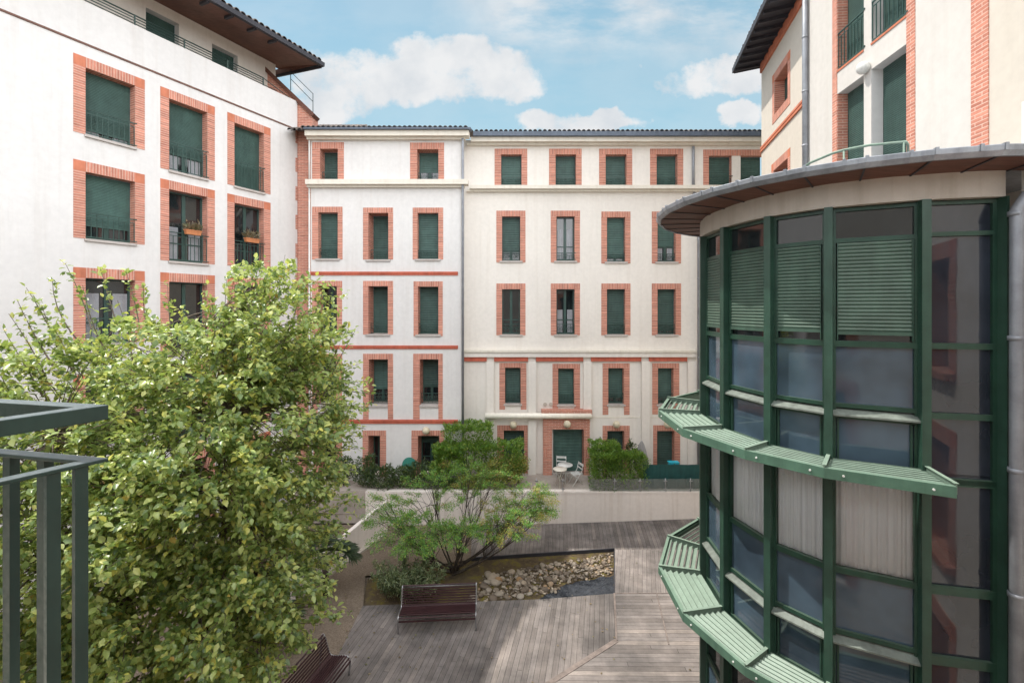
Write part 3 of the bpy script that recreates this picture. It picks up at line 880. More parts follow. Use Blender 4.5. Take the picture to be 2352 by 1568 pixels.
def flower_box(x0, x1, y, label):
    u0, u1 = LW.pu(x0), LW.pu(x1); z = LW.px(x0, y)[1]
    c = Vector(LW.P((u0+u1)/2, z, .10)); w = u1-u0
    root = empty('flower_box', c); tag(root, label, 'planter', 'flower boxes on the left block')
    f = Frame((0, 0), LW.u, LW.n)
    mb = MB()
    lo = [Vector(f.P(-w*.46, -.16, -.06)), Vector(f.P(w*.46, -.16, -.06)), Vector(f.P(w*.46, -.16, .06)), Vector(f.P(-w*.46, -.16, .06))]
    hi = [Vector(f.P(-w*.5, 0, -.08)), Vector(f.P(w*.5, 0, -.08)), Vector(f.P(w*.5, 0, .08)), Vector(f.P(-w*.5, 0, .08))]
    mb.hexa(lo, hi)
    mb.box(f, -w*.52, w*.52, -.03, .002, -.095, .095); mb.build('box', M['box'], root)
    n = 240
    pts = np.array([f.P(rng.uniform(-w*.5, w*.5), abs(rng.normal(0, .10)), rng.uniform(-.09, .09)) for _ in range(n)])
    d = rand_dirs(n)*.7+np.array([0, 0, .8])
    leaves_mesh('plants', M['dry'], root, pts, d, rand_dirs(n), rng.uniform(.06, .17, n), .3)
flower_box(421, 457, 527, 'orange flower box with withered plants on the railing of the middle window')
flower_box(559, 590, 546, 'orange flower box with dry flowers on the railing nearest the brick corner')

# ================================================================== RIGHT BUILDING
right = empty('apartment_building', (9, 12, 0))
tag(right, 'pale sunlit block on the right with brick jambs, tall recessed windows and dark eave', 'building')
def plane_frame(a, b):
    n_ = math.hypot(b, 1)
    return Frame((a, 0), (-b, -1), (-1, b))
W1 = plane_frame(5.571, .242); W2 = plane_frame(7.90, .0737)
D3 = lambda zx, zy: (1489.6+.39*zx, .39*zy)
zT1 = CH+9.68
h1 = []
for (xa, xb, yt, yb, xo0, xo1) in ((1774, 1815, 177, 288, 1779, 1810), (1772, 1815, 380, 500, 1777, 1810)):
    u0, u1 = W1.pu(xo0), W1.pu(xo1)
    _, zt_ = W1.px(xa, yt); _, zb_ = W1.px(xa, yb)
    jl = u0-W1.pu(xa); jr = W1.pu(xb)-u1
    h, w = window(right, W1, u0, u1, zb_+.28, zt_-.28, jl=.22, jr=.22, top=.28, jbot=zb_, depth=.34, shut=1.0 if yt < 200 else .3, pitch=.06, rail=None, sill=False)
    h1.append(h)
    b = MB(); b.box(W1, u0-.0, u1, zb_, zb_+.28, -.34, .016); b.build('brick_sill', M['soldier'], w)
c0 = W1.pu(1749); c1 = W1.pu(1850)
wm = MB(); wall_sheet(wm, W1, c0, c1, 0, zT1, h1)
pc = W1.P(c0, 0); wm.face([(pc[0]+8, pc[1]+.6, 0), (pc[0], pc[1], 0), (pc[0], pc[1], zT1), (pc[0]+8, pc[1]+.6, zT1)])
wm.build('wall', M['plaster_sun2'], right)
_, zb1 = W1.px(1749, 345)
mb = MB()
mb.box(W1, c0, c1, zb1-.10, zb1-.02, -.01, .05); mb.box(W1, c0, c1, zb1+.02, zb1+.10, -.01, .05)
mb.box(W1, c0-.0, c1, zT1-.35, zT1, -.01, .06)
mb.box(W1, c1-.14, c1-.002, 8, zT1-.36, -.01, .02)
mb.build('brick_band', M['terra'], right)
# wall 2 with its recess of four shuttered windows
zU = CH+13.5
g = {k: W2.pu(D3(v, 0)[0]) for k, v in dict(pl0=1085, rl=1112, p0=1268, p1=1312, rr=1522, pr1=1572, b0=1905, b1=2006).items()}
zz = lambda zx, zy: W2.px(*D3(zx, zy))[1]
zlow = CH+1.6
zLt = (zz(1112, 592)+zz(1522, 212))/2       # head of the lower windows
zSp = (zz(1112, 458)+zz(1522, 38))/2        # sill of the upper windows
zUt = zSp+2.6
h2 = []
for a, b in ((g['rl'], g['p0']), (g['p1'], g['rr'])):
    for z0_, z1_, rl in ((zlow, zLt, None), (zSp, zUt, 'plain')):
        h, w = window(right, W2, a, b, z0_, z1_, brick=False, sill=False, depth=.27, shut=1.0, pitch=.05, rail=rl, rail_h=1.0, nbars=8)
        h2.append(h)
        if rl:
            m_ = MB(); m_.box(W2, a+.001, b-.001, z0_-.05, z0_-.001, -.26, .02); m_.build('brick_sill', M['terra'], w)
s2a = W2.pu(1850); s2b = W2.pu(2420)
wm = MB(); wall_sheet(wm, W2, s2a-.001, g['b1'], 0, zU, h2); wm.build('wall', M['plaster_sun'], right)
wm = MB(); wall_sheet(wm, W2, g['b1'], s2b, 0, zU, []); wm.build('wall', M['plaster_sun2'], right)
mb = MB()
for a, b in ((g['pl0'], g['rl']), (g['rr'], g['pr1'])):
    mb.box(W2, a, b, zlow, zU, -.26, .015)
mb.box(W2, g['b0'], g['b1'], zlow, zU, -.1, .02)
mb.build('brick_jamb', M['bond'], right)
mb = MB(); mb.box(W2, g['rl']+.001, g['rl']+.012, zlow, zLt-.001, -.265, -.002); mb.box(W2, g['rl']+.001, g['rl']+.012, zSp, zUt-.001, -.265, -.002); mb.build('brick_reveal', M['bond'], right)
pd = W2.pu(1856)
downpipe([W2.P(pd, zU-.5, .09), W2.P(pd, zlow, .09)], .075, right)
# eave
zE = CH+9.62
mb = MB()
q0 = W1.P(c0-.15, 0, 0); 
e0, e1, e2 = c0-.25, c1, c1
mb.face([W1.P(e0, zT1+.06, -.2), W1.P(e0, zE, .95), W1.P(e1, zE, .95), W1.P(e1, zT1+.06, -.2)])
uu = s2b
mb.face([W2.P(s2a, zT1+.06, -.2), W2.P(s2a, zE, .95), W2.P(s2a+3.2, zE, .95), W2.P(s2a+3.2, zT1+.06, -.2)]) if False else None
mb.build('soffit', M['eavedark'], right)
mb = MB()
mb.box(W1, e0-.03, e1, zE-.03, zE+.16, .951, 1.02); 
mb.bar(W1.P(e0-.03, zT1+.12, -.2), W1.P(e0-.03, zE+.06, .95), .06, .2)
for k in range(9):
    u = e0+.25+k*(e1-e0)/9
    mb.bar(W1.P(u, zT1+.01, -.1), W1.P(u, zE-.04, .94), .10, .12)
mb.build('eave', M['eavedark'], right)
tile_roof(W1, e0-.05, e1, zE+.19, .98, 5, R(17), right)
# upper eave over wall 2
mb = MB(); 
mb.face([W2.P(s2a-.5, zU+.02, -.2), W2.P(s2a-.5, zU-.05, 1.0), W2.P(s2b, zU-.05, 1.0), W2.P(s2b, zU+.02, -.2)]); mb.box(W2, s2a-.5, s2b, zU-.06, zU+.15, 1.001, 1.08)
mb.build('eave', M['eavedark'], right)
mb = MB(); mb.face([W2.P(s2a-.5, zU+.16, 1.0), W2.P(s2b, zU+.16, 1.0), W2.P(s2b, zU+1.6, -4), W2.P(s2a-.5, zU+1.6, -4)]); mb.build('roof', M['tiles'], right)
rootfix(right)
# round lamp on the white cross piece
u, z = W2.px(*D3(1290, 395)); u = (g['p0']+g['p1'])/2
globe_lamp(W2.P(u, z-.02, 0), W2.n, 'white bulkhead lamp on the pillar between the tall shuttered windows', None, .15, 'metalwhite')

# ================================================================== GLAZED BOW
bow = empty('bow_window', (6.4, 8.8, 0))
tag(bow, 'rounded green framed glazed bow with slatted sunshades and overhanging zinc roof', 'bow window')
BC = Vector((6.4, 8.8, 0))
AN = [-1.5, 17, 39.5, 56.8, 79, 104, 128, 152, 172]
RI = [2.78, 2.72, 2.75, 2.69, 2.54, 2.5, 2.5, 2.5, 2.5]
def rad(a, r): return Vector((BC.x - r*math.sin(R(a)), BC.y - r*math.cos(R(a)), 0))
V_ = [rad(a, r) for a, r in zip(AN, RI)]
segs = []
for i in range(len(V_)-1):
    a, b = V_[i+1], V_[i]               # seen from outside: left is the larger angle
    u = (b-a).normalized(); n = Vector((u.y, -u.x, 0))
    segs.append((Frame(a, u, n), (b-a).length))
# corner posts
def off(p, a, d): return p + Vector((-math.sin(R(a)), -math.cos(R(a)), 0))*d
for i, (p, a) in enumerate(zip(V_, AN)):
    out = Vector((-math.sin(R(a)), -math.cos(R(a)), 0)); sd = Vector((out.y, -out.x, 0))
    mb = MB(); w = .052 if i else .02
    lp = [p+out*.085+sd*w, p+out*.085-sd*w, p-out*.16-sd*w, p-out*.16+sd*w]
    z0, z1 = .0, CH+1.45
    mb.hexa([Vector((q.x, q.y, z0)) for q in lp][::-1], [Vector((q.x, q.y, z1)) for q in lp][::-1]); mb.build('mullion', M['bowgreen'], bow)
HF = 3.3
for s, (f, w) in enumerate(segs):
    e = .054
    for fl in range(3):
        B = CH - HF*fl
        u0, u1 = e, (w-e if s else w-.04)
        topz = B+1.437 if fl == 0 else B+1.03
        # frame members of this bay and storey
        fm = MB(); F0, F1 = -.10, -.02
        bars = [(topz-.05, topz), (B+.935, B+1.0), (B-.575, B-.49), (B-1.46, B-1.40), (B-1.62, B-1.575), (B-2.30, B-2.22)]
        if fl > 0: bars = bars[1:]
        if s == 0: bars = [(topz-.05, topz), (B+.96, B+1.02), (B-.57, B-.49), (B-1.52, B-1.44), (B-2.42, B-2.33)] if fl == 0 else [(B+.9, B+.98), (B-.60, B-.49), (B-1.56, B-1.44), (B-2.42, B-2.33)]
        bars = [b_ for b_ in bars if b_[0] > .05]
        for z0, z1 in bars: fm.box(f, u0, u1, z0, z1, F0, F1)
        zbot = max(B-2.28, .05)
        for ua, ub in ((u0-.02, u0+.035), (u1-.035, u1+.02)):
            fm.box(f, ua, ub, zbot, topz, F0+.002, F1-.003)
        wdw = fm.build('window', M['framegreen'], bow)
        def pane(z0, z1, mat, d=-.065, nm='pane'):
            m_ = MB(); m_.face([f.P(u0, z0, d), f.P(u1, z0, d), f.P(u1, z1, d), f.P(u0, z1, d)], [(0,0),(1,0),(1,1),(0,1)]); return m_.build(nm, mat, wdw)
        if s == 0:
            for z0, z1 in ((B+1.0, topz), (B-.5, B+.97), (B-1.5, B-.55), (B-2.4, B-1.5)):
                if z0 > .0: pane(z0, z1, M['glasspurple'])
        else:
            if fl == 0: pane(B+.99, topz-.02, M['glass'])
            if fl == 0:
                pane(B-.5, B+.96, M['glass'])
                m_ = MB(); sb = B-.40 if s != 2 else B-.38
                slats(m_, f, u0+.06, u1-.06, sb+.05, B+.93, -.035, .053, .016)
                m_.box(f, u0+.06, u1-.06, sb, sb+.05, -.036, -.012)
                m_.build('shutter', M['bowshut'], wdw)
                m_ = MB(); m_.box(f, u0+.046, u0+.06, B-.48, B+.93, -.05, -.005); m_.box(f, u1-.06, u1-.046, B-.48, B+.93, -.05, -.005); m_.build('shutter_guide', M['bowgreen'], wdw)
            elif fl == 1:
                pane(B-.5, B+.96, M['clear'])
                m_ = MB(); K = 60
                prev = None
                for k in range(K+1):
                    uu_ = u0 + (u1-u0)*k/K
                    dd = -.12 + .022*math.sin(k*.62+s*2+1.6*math.sin(k*.17)) + .008*math.sin(k*1.9+s)
                    cur = (f.P(uu_, B-.52, dd), f.P(uu_, B+1.0, dd))
                    if prev: m_.face([prev[0], cur[0], cur[1], prev[1]], smooth=True)
                    prev = cur
                m_.build('curtain', M['curtain'], wdw)
            else:
                pane(B-.5, B+.96, M['glass'])
            pane(B-1.42, B-.55, M['glassblue']) if B-1.42 > 0 else None
            if B-2.24 > 0:
                pane(B-2.24, B-1.6, M['glassblue'])
                m_ = MB()
                for ua, ub in ((u0+.05, u0+.075), (u1-.075, u1-.05)): m_.box(f, ua, ub, B-2.22, B-1.63, -.064, -.03)
                m_.build('glazing_bead', M['bowgreen'], wdw)
            if B-1.57 > 0:
                m_ = MB()
                a_, b_ = u0-.01, u1+.01
                m_.hexa([Vector(f.P(a_, B-1.575, -.06)), Vector(f.P(b_, B-1.575, -.06)), Vector(f.P(b_, B-1.575, .06)), Vector(f.P(a_, B-1.575, .06))][::-1],
                        [Vector(f.P(a_, B-1.48, -.06)), Vector(f.P(b_, B-1.48, -.06)), Vector(f.P(b_, B-1.55, .06)), Vector(f.P(a_, B-1.55, .06))][::-1])
                m_.build('ledge', M['ledge'], wdw)
# dark rooms behind the glass
mb = MB()
inner = [rad(a, 1.9) for a in AN]
for a, b in zip(inner, inner[1:]):
    mb.face([(b.x, b.y, 0), (a.x, a.y, 0), (a.x, a.y, CH+1.4), (b.x, b.y, CH+1.4)])
for zc in (CH-1.9, CH-1.9-HF, CH-1.9-2*HF):
    if zc > 0:
        pts = [rad(a, r-.12) for a, r in zip(AN, RI)]
        mb.face([(p.x, p.y, zc) for p in pts] + [(BC.x+1, BC.y+2, zc)])
mb.build('room', M['room'], bow)
# ring beam
mb = MB()
zb0, zb1 = CH+1.45, CH+1.80
for i in range(len(V_)-1):
    for k in range(3):
        a0, a1 = [AN[i]+(AN[i+1]-AN[i])*t for t in (k/3, (k+1)/3)]
        r0, r1 = [RI[i]+(RI[i+1]-RI[i])*t for t in (k/3, (k+1)/3)]
        o0, o1 = rad(a0, r0+.055), rad(a1, r1+.055); i0, i1 = rad(a0, r0-.25), rad(a1, r1-.25)
        mb.face([(o1.x,o1.y,zb0),(o0.x,o0.y,zb0),(o0.x,o0.y,zb1),(o1.x,o1.y,zb1)], [(i,0),(i+1,0),(i+1,1),(i,1)], smooth=False)
        mb.face([(i1.x,i1.y,zb0),(i0.x,i0.y,zb0),(o0.x,o0.y,zb0),(o1.x,o1.y,zb0)])
mb.build('ring_beam', M['concrete'], bow)
# roof: facets, soffit, gutter
RA = [-2, 9, 20.5, 32, 43.5, 55, 66.5, 78, 89.5, 101, 112.5, 124, 135.5, 147, 158, 172]
RO = 3.36
outer = [Vector((8.2, 5.40, 0))] + [rad(a, RO) for a in RA]
inn = [Vector((8.2, 6.02, 0))] + [rad(a, np.interp(a, AN, RI)+.05) for a in RA]
mb = MB(); z_o, z_i = CH+1.83, CH+1.79
for (o0, o1, n0, n1) in zip(outer, outer[1:], inn, inn[1:]):
    mb.face([(n0.x,n0.y,z_i),(o0.x,o0.y,z_o),(o1.x,o1.y,z_o),(n1.x,n1.y,z_i)])
rf = MB()
ztop = CH+1.93
rf.face([(p.x, p.y, ztop-.03) for p in outer] + [(10.5, 11.5, ztop+.05), (10.5, 5.6, ztop+.05)])
roof = rf.build('roof', M['zinc'], bow)
mb.build('soffit', M['soffit'], roof)
mb = MB()
for i in range(0, len(outer), 1):
    o, n = outer[i], inn[i]
    mb.bar((n.x, n.y, z_i-.008), (o.x*.98+n.x*.02, o.y*.98+n.y*.02, z_o-.008), .022, .012)
mb.build('soffit_joint', M['eavedark'], roof)
mb = MB()
prof = [(0, -.12), (.03, -.118), (.075, -.06), (.085, .0), (.075, .010), (.0, .0)]
for i in range(len(outer)-1):
    o0, o1 = outer[i], outer[i+1]
    d0 = (o0-BC).normalized() if i else Vector((0, -1, 0)); d1 = (o1-BC).normalized()
    if i == 0: d0 = Vector((0, -1, 0))
    for (a, z), (b, y) in zip(prof, prof[1:]):
        p0, p1, p2, p3 = o0+d0*a, o1+d1*a, o1+d1*b, o0+d0*b
        mb.face([(p1.x,p1.y,ztop+z),(p0.x,p0.y,ztop+z),(p3.x,p3.y,ztop+y),(p2.x,p2.y,ztop+y)])
    # clips
    for t in (.33, .98):
        c = o0+(o1-o0)*t; dd = (d0+(d1-d0)*t).normalized()
        q = lambda a, z: (c.x+dd.x*a, c.y+dd.y*a, ztop+z)
        mb.bar(q(.082, -.06), q(.094, .02), .035, .006, up=(dd.x, dd.y, 0)); mb.bar(q(.094, .022), q(-.03, .02), .035, .008)
mb.build('gutter', M['zinc'], roof)
mb = MB()
for i in (3, 6, 9):
    c = outer[i]*.93 + BC*.07
    mb.ball((c.x, c.y, ztop), .09, 10, 6, .5)
mb.build('roof_vent', M['zinc'], roof)
# sunshades
def sunshade(zc, nm='sunshade'):
    part = empty(nm, (0, 0, 0), bow)
    angs = AN[1:]
    ROu = 3.40
    fm = MB(); am = MB(); bm_ = MB()
    outp = [rad(a, ROu + (.03 if a < 20 else 0)) for a in angs]
    innp = [rad(a, r+.06) for a, r in zip(angs, RI[1:])]
    h = .14
    for i in range(len(outp)-1):
        a, b = outp[i], outp[i+1]
        fm.bar((a.x, a.y, zc-h/2), (b.x, b.y, zc-h/2), .012, h)
        dirn = (b-a).normalized(); nrm = Vector((-dirn.y, dirn.x, 0)); 
        if nrm.dot(a-BC) < 0: nrm = -nrm
        fm.bar((a.x-nrm.x*.03, a.y-nrm.y*.03, zc-.002), (b.x-nrm.x*.03, b.y-nrm.y*.03, zc-.002), .05, .008)
        fm.bar((a.x-nrm.x*.03, a.y-nrm.y*.03, zc-h), (b.x-nrm.x*.03, b.y-nrm.y*.03, zc-h), .05, .008)
        L = (b-a).length
        for t in (.16, .84):
            c = a+(b-a)*t
            bm_.tube([(c.x+nrm.x*.006, c.y+nrm.y*.006, zc-h*.5), (c.x+nrm.x*.022, c.y+nrm.y*.022, zc-h*.5)], .014, 8)
    for p, q, a in zip(innp, outp, angs):
        am.bar((p.x, p.y, zc-.03), (q.x, q.y, zc-.03), .012, .13); am.bar((p.x, p.y, zc+.039), (q.x, q.y, zc+.039), .05, .008)
        d = (q-p).normalized()
        am.bar((p.x+d.x*.004, p.y+d.y*.004, zc-.10), (p.x+d.x*.004, p.y+d.y*.004, zc+.16), .10, .012, up=(d.x, d.y, 0))
    fm.build('fascia', M['fascia'], part); am.build('arm', M['shade'], part); bm_.build('bolt', M['metalwhite'], part)
    for i in range(len(outp)-1):
        sl = MB()
        for k in range(7):
            t = (k+.6)/7.2
            a = innp[i]+(outp[i]-innp[i])*t; b = innp[i+1]+(outp[i+1]-innp[i+1])*t
            d = (b-a).normalized(); a2, b2 = a+d*.035, b-d*.035
            o = (outp[i]-innp[i]+outp[i+1]-innp[i+1]).normalized()
            tl = Vector((o.x*.050, o.y*.050, -.032))
            A, B_ = Vector((a2.x, a2.y, zc-.055)), Vector((b2.x, b2.y, zc-.055))
            sl.face([A-tl, A+tl, B_+tl, B_-tl]); 
            lip = Vector((0, 0, .016)); sl.face([A-tl, B_-tl, B_-tl+lip, A-tl+lip]); e = Vector((0, 0, -.006)); sl.face([A-tl+e, B_-tl+e, B_+tl+e, A+tl+e])
        sl.build('slat_panel', M['shade'], part)
    return part
sunshade(CH-2.18); sunshade(CH-2.18-HF)
# roof terrace rail
mb = MB()
AR = [(5.80, 9.30), (5.80, 9.18), (5.69, 8.69), (5.74, 8.16), (5.82, 7.98), (6.07, 7.74), (6.57, 7.58), (6.72, 7.72), (8.25, 9.47)]
for zz_, r_ in ((2.75, .022), (2.49, .014)):
    mb.tube([(x, y, CH+zz_) for x, y in AR], r_, 6)
for x, y in ((5.82, 7.98), (6.53, 7.59), (5.80, 9.2)):
    mb.tube([(x, y, CH+1.95), (x, y, CH+2.75)], .016, 6)
rl = mb.build('roof_rail', M['shade'], bow)
mb = MB()
mb.tube([(7.15, 5.62, CH+1.62), (6.75, 5.70, CH+1.52), (6.56, 5.79, CH+1.42), (6.485, 5.84, CH+1.26), (6.48, 5.85, .1)], .072, 14)
for zc in (CH+1.2, CH-.4, CH-2.1, CH-3.7, CH-5.3, CH-6.8):
    mb.tube([(6.48, 5.85, zc-.03), (6.48, 5.85, zc+.03)], .080, 14)
mb.build('downpipe', M['pipe'], bow)
rootfix(bow)

# ================================================================== THE BUILDING THE PICTURE IS TAKEN FROM
own = empty('apartment_building', (6.8, 3, 0))
tag(own, 'cream wing at the right edge with brick framed windows beside the bow', 'building')
OW = Frame((6.72, 6.0), (-.05*-1, -1), (-1, -.05))
ho = []
for k, zt in enumerate((1.16, -2.14, -5.44)):
    h, w = window(own, OW, 2.1, 3.1, CH+zt-2.3, CH+zt-.3, jl=.28, top=.3, depth=.3, shut=0 if k == 1 else 1, pitch=.05, sill=False); ho.append(h)
    b = MB(); b.box(OW, 1.82, 3.38, CH+zt-2.42, CH+zt-2.30, -.28, .16); b.build('brick_sill', M['soldier'], w)
    h, w = window(own, OW, 4.6, 5.6, CH+zt-2.3, CH+zt-.3, jl=.28, top=.3, depth=.3, shut=1, pitch=.05, sill=True); ho.append(h)
wm = MB(); wall_sheet(wm, OW, 0, 6.82, 0, CH+2.7, ho)
OB = Frame((0, -.8), (-1, 0), (0, 1))
hb = []
for zt in (1.16, -2.1, -5.4):
    for c in (-5.5, -2.6, 3.2, 6.4, 9.6):
        h, w = window(own, OB, c, c+1.2, CH+zt-2.5, CH+zt-.3, jl=.28, top=.3, depth=.3, shut=random.choice((0, 1, .8)), pitch=.06); hb.append(h)
wall_sheet(wm, OB, -7.0, 19.0, 0, CH+2.7, hb)
wm.build('wall', M['plaster_warm'], own)
rootfix(own)

# ================================================================== FOREGROUND BALCONY RAIL
bal = empty('balcony_railing', (-1.42, 1.6, CH-.343))
tag(bal, 'dark green balcony rail corner with flat uprights in the left foreground', 'railing')
C0 = Vector((0, 0, 0))
dn = Vector((-.133, -.222, 0)).normalized(); df = Vector((-.5, .107, 0)).normalized()
def rail(dz, w, h, nm, L1=2.3, L2=2.4):
    mb = MB()
    # outer corner at C0; rails lie on the inner side
    n1 = Vector((-dn.y, dn.x, 0)); n1 = n1 if n1.dot(df) > 0 else -n1
    n2 = Vector((-df.y, df.x, 0)); n2 = n2 if n2.dot(dn) > 0 else -n2
    det = df.x*dn.y-df.y*dn.x
    # inner corner: distance w from both outer lines
    # solve C = a*dn + b*df with dist to line dn = w, to line df = w
    sin = abs(det)
    ci = dn*(w/sin) + df*(w/sin)
    a1, a2 = C0+dn*L1, C0+df*L2
    b1, b2 = a1+n1*w, a2+n2*w
    b1 = ci + dn*L1; b2 = ci + df*L2
    for lo_pts in ([C0, ci, b1, a1], [C0, a2, b2, ci]):
        bt = [Vector((p.x, p.y, dz-h)) for p in lo_pts]; tp = [Vector((p.x, p.y, dz)) for p in lo_pts]
        mb.hexa(bt, tp)
    return mb.build(nm, M['railgreen'], bal, bevel=.003)
rail(0, .052, .052, 'handrail'); rail(-.186, .046, .014, 'lower_rail')
n1 = Vector((-dn.y, dn.x, 0)); n1 = n1 if n1.dot(df) > 0 else -n1
n2 = Vector((-df.y, df.x, 0)); n2 = n2 if n2.dot(dn) > 0 else -n2
def upright(p, ax, w, t):
    mb = MB(); q = Vector((p.x, p.y, 0))
    mb.bar(q+Vector((0, 0, -1.12)), q+Vector((0, 0, -.2005)), w, t, up=(ax.x, ax.y, 0)); mb.build('upright', M['railgreen'], bal)
for k in (.068, .137, .275, .335, .41, .48, .55, .62, .69, .76, .83, .90, .97, 1.04):
    upright(dn*k+n1*.022, n1, .034, .030)
for m_ in (.255, .418, .592, .752, .912, 1.07, 1.23, 1.39, 1.55, 1.71):
    upright(df*m_+n2*.022, n2, .034, .030)
sl = MB()
pts = [C0+dn*-.06+df*-.06, C0+dn*2.3, C0+dn*2.3+df*2.3, C0+df*2.4]
sl.hexa([Vector((p.x, p.y, -1.28)) for p in pts][::-1], [Vector((p.x, p.y, -1.12)) for p in pts][::-1]); sl.build('slab', M['concrete'], bal)

# ================================================================== GROUND
def sheet(name, pts, mat, z=0, cat=None):
    mb = MB(); mb.face([(p[0], p[1], p[2] if len(p) > 2 else z) for p in pts], [(p[0], p[1]) for p in pts]); o = mb.build(name, mat); tag(o, kind='structure'); return o
sheet('ground', [(-300, -300), (300, -300), (300, 300), (-300, 300)], M['gravel'], -.10)
sheet('gravel_path', [(-12, -2), (-4.3, -2), (-4.3, 13.15), (-4.7, 14.6), (-1.3, 15.6), (-1.5, 18.05), (-9, 18.05)], M['gravel'], -.02)
bedc = [gnd(1411, 1262), gnd(1411, 1362), gnd(1245, 1375), gnd(830, 1390)]
J0, J1 = gnd(1416, 1470), gnd(1262, 1568)
J2 = J1+(J1-J0)*((-4.3-J1.x)/(J1.x-J0.x))
A = [(J2.x, J2.y), (J1.x, J1.y), (J0.x, J0.y), (bedc[1].x, bedc[1].y), (bedc[2].x, bedc[2].y), (-4.3, bedc[3].y)]
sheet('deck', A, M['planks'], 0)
sheet('deck', [(-4.3, 1.0), (9, 1.0), (9, bedc[1].y), (bedc[1].x, bedc[1].y), (J0.x, J0.y), (J1.x, J1.y), (J2.x, J2.y)], M['planks_side'], 0)
sheet('deck', [(bedc[1].x, bedc[1].y), (9, bedc[1].y), (9, bedc[0].y), (bedc[0].x, bedc[0].y)], M['planks_block'], 0)
bl = gnd(1095, 1281)
sheet('deck', [(-1.4, bl.y-.05, 0), (bl.x, bl.y, 0), (bedc[0].x, bedc[0].y, 0), (9, bedc[0].y, 0), (9, 18.1, .30), (3.5, 18.1, .13), (1.3, 18.1, .03), (-1.6, 18.1, 0)], M['planks_back'], 0)
mb = MB()
jn = (J1-J0).normalized()
mb.bar((J0.x, J0.y, .004), (J2.x, J2.y, .004), .13, .012); mb.bar((bedc[1].x, bedc[1].y, .005), (J0.x, J0.y, .005), .05, .012)
mb.bar((bedc[1].x, bedc[1].y, .005), (9, bedc[1].y+.03, .005), .03, .010); mb.bar((4.35, bedc[1].y, .005), (4.0, 11.6, .005), .035, .010)
tag(mb.build('deck_joint', M['joint']), kind='structure')
# planting bed
sheet('planting_bed', [(bedc[0].x, bedc[0].y), (bedc[1].x, bedc[1].y), (bedc[2].x, bedc[2].y), (-4.3, bedc[3].y), (-4.6, 14.5), (-1.4, 15.55), (bl.x, bl.y)], M['soil'], -.05)
mb = MB(); mb.bar((-1.4, bl.y-.07, -.02), (bedc[0].x, bedc[0].y, -.02), .04, .16); mb.bar((bedc[0].x, bedc[0].y, -.04), (bedc[1].x, bedc[1].y, -.04), .03, .10); tag(mb.build('bed_edging', M['eavedark']), kind='structure')
# dark ground sheet folded over the corner of the bed
mem = MB(); NX, NY = 26, 12
c00, c10, c11, c01 = gnd(1235, 1374), gnd(1410, 1361), gnd(1410, 1318), gnd(1300, 1338)
grid = []
for j in range(NY+1):
    for i in range(NX+1):
        s_, t_ = i/NX, j/NY
        p = (c00*(1-s_)+c10*s_)*(1-t_) + (c01*(1-s_)+c11*s_)*t_
        z = -.035 + .05*mnoise.noise(Vector((p.x*2.6, p.y*2.6, 3))) + .035*mnoise.noise(Vector((p.x*7, p.y*6, 1)))
        if j in (0,): z = -.02
        edge = .09*mnoise.noise(Vector((s_*5, t_*5, 7)))
        grid.append((p.x+edge*(t_), p.y+edge*t_, max(z, -.045)))
for j in range(NY):
    for i in range(NX):
        a = j*(NX+1)+i; mem.face([grid[a], grid[a+1], grid[a+NX+2], grid[a+NX+1]])
tag(mem.build('ground_sheet', M['membrane']), 'crumpled dark weed sheet in the corner of the stony bed', 'sheet')

# terrace, its wall, screen and balustrade
mb = MB(); mb.box(WORLD, -9.0, 12.0, .0, TER, -20.9, -18.12); tag(mb.build('terrace', M['terracepave']), kind='structure')
rw = MB(); rw.box(WORLD, -5.8, 9.5, -.1, TER-.06, -18.119, -18.0); rw.box(WORLD, -5.8, 9.5, TER-.059, TER+.012, -18.25, -17.985)
tag(rw.build('retaining_wall', M['plaster_low']), 'long pinkish rendered retaining wall below the terrace', 'wall')
k0, k1 = gnd(872, 1236), gnd(640, 1405)
fr_ = Frame((k0.x, k0.y), (k0-k1).normalized(), Vector(((k0-k1).y, -(k0-k1).x, 0)))
L = (k0-k1).length
lw = MB(); 
lw.hexa([Vector(fr_.P(-L-1, -.1, -.25)), Vector(fr_.P(.6, -.1, -.25)), Vector(fr_.P(.6, -.1, -.10)), Vector(fr_.P(-L-1, -.1, -.10))][::-1],
        [Vector(fr_.P(-L-1, .35, -.25)), Vector(fr_.P(.6, 1.15, -.25)), Vector(fr_.P(.6, 1.15, -.10)), Vector(fr_.P(-L-1, .35, -.10))][::-1])
tag(lw.build('garden_wall', M['plaster_low']), 'low sloping rendered wall beside the gravel path', 'wall')
kb = MB(); kb.box(fr_, -L-1, .3, -.05, .05, -.099, .05); tag(kb.build('kerb', M['concrete']), kind='structure')
# glass balustrade
bg = empty('glass_balustrade', (0, 18.03, TER)); tag(bg, 'low glass balustrade with steel posts along the terrace edge', 'balustrade')
Yb = 18.03
xs = [1232, 1293, 1353, 1412, 1470, 1528, 1586, 1644]
ux = [(x-CX)*Yb/FPX for x in xs]
for i, u in enumerate(ux):
    if i == 2: continue
    mb = MB(); mb.tube([(u, 0, 0), (u, 0, .53)], .016, 8)
    for zz_ in (.12, .43): mb.box(Frame((0, 0), (1, 0), (0, -1)), u-.07, u+.07, zz_-.018, zz_+.018, .02, .035); mb.tube([(u, 0, zz_), (u, -.03, zz_)], .02, 8)
    mb.build('post', M['steel'], bg)
for a, b in zip(ux[2:], ux[3:]):
    mb = MB(); mb.box(Frame((0, 0), (1, 0), (0, -1)), a+.012, b-.012, .05, .50, -.018, -.006); mb.build('glass_panel', M['balglass'], bg)
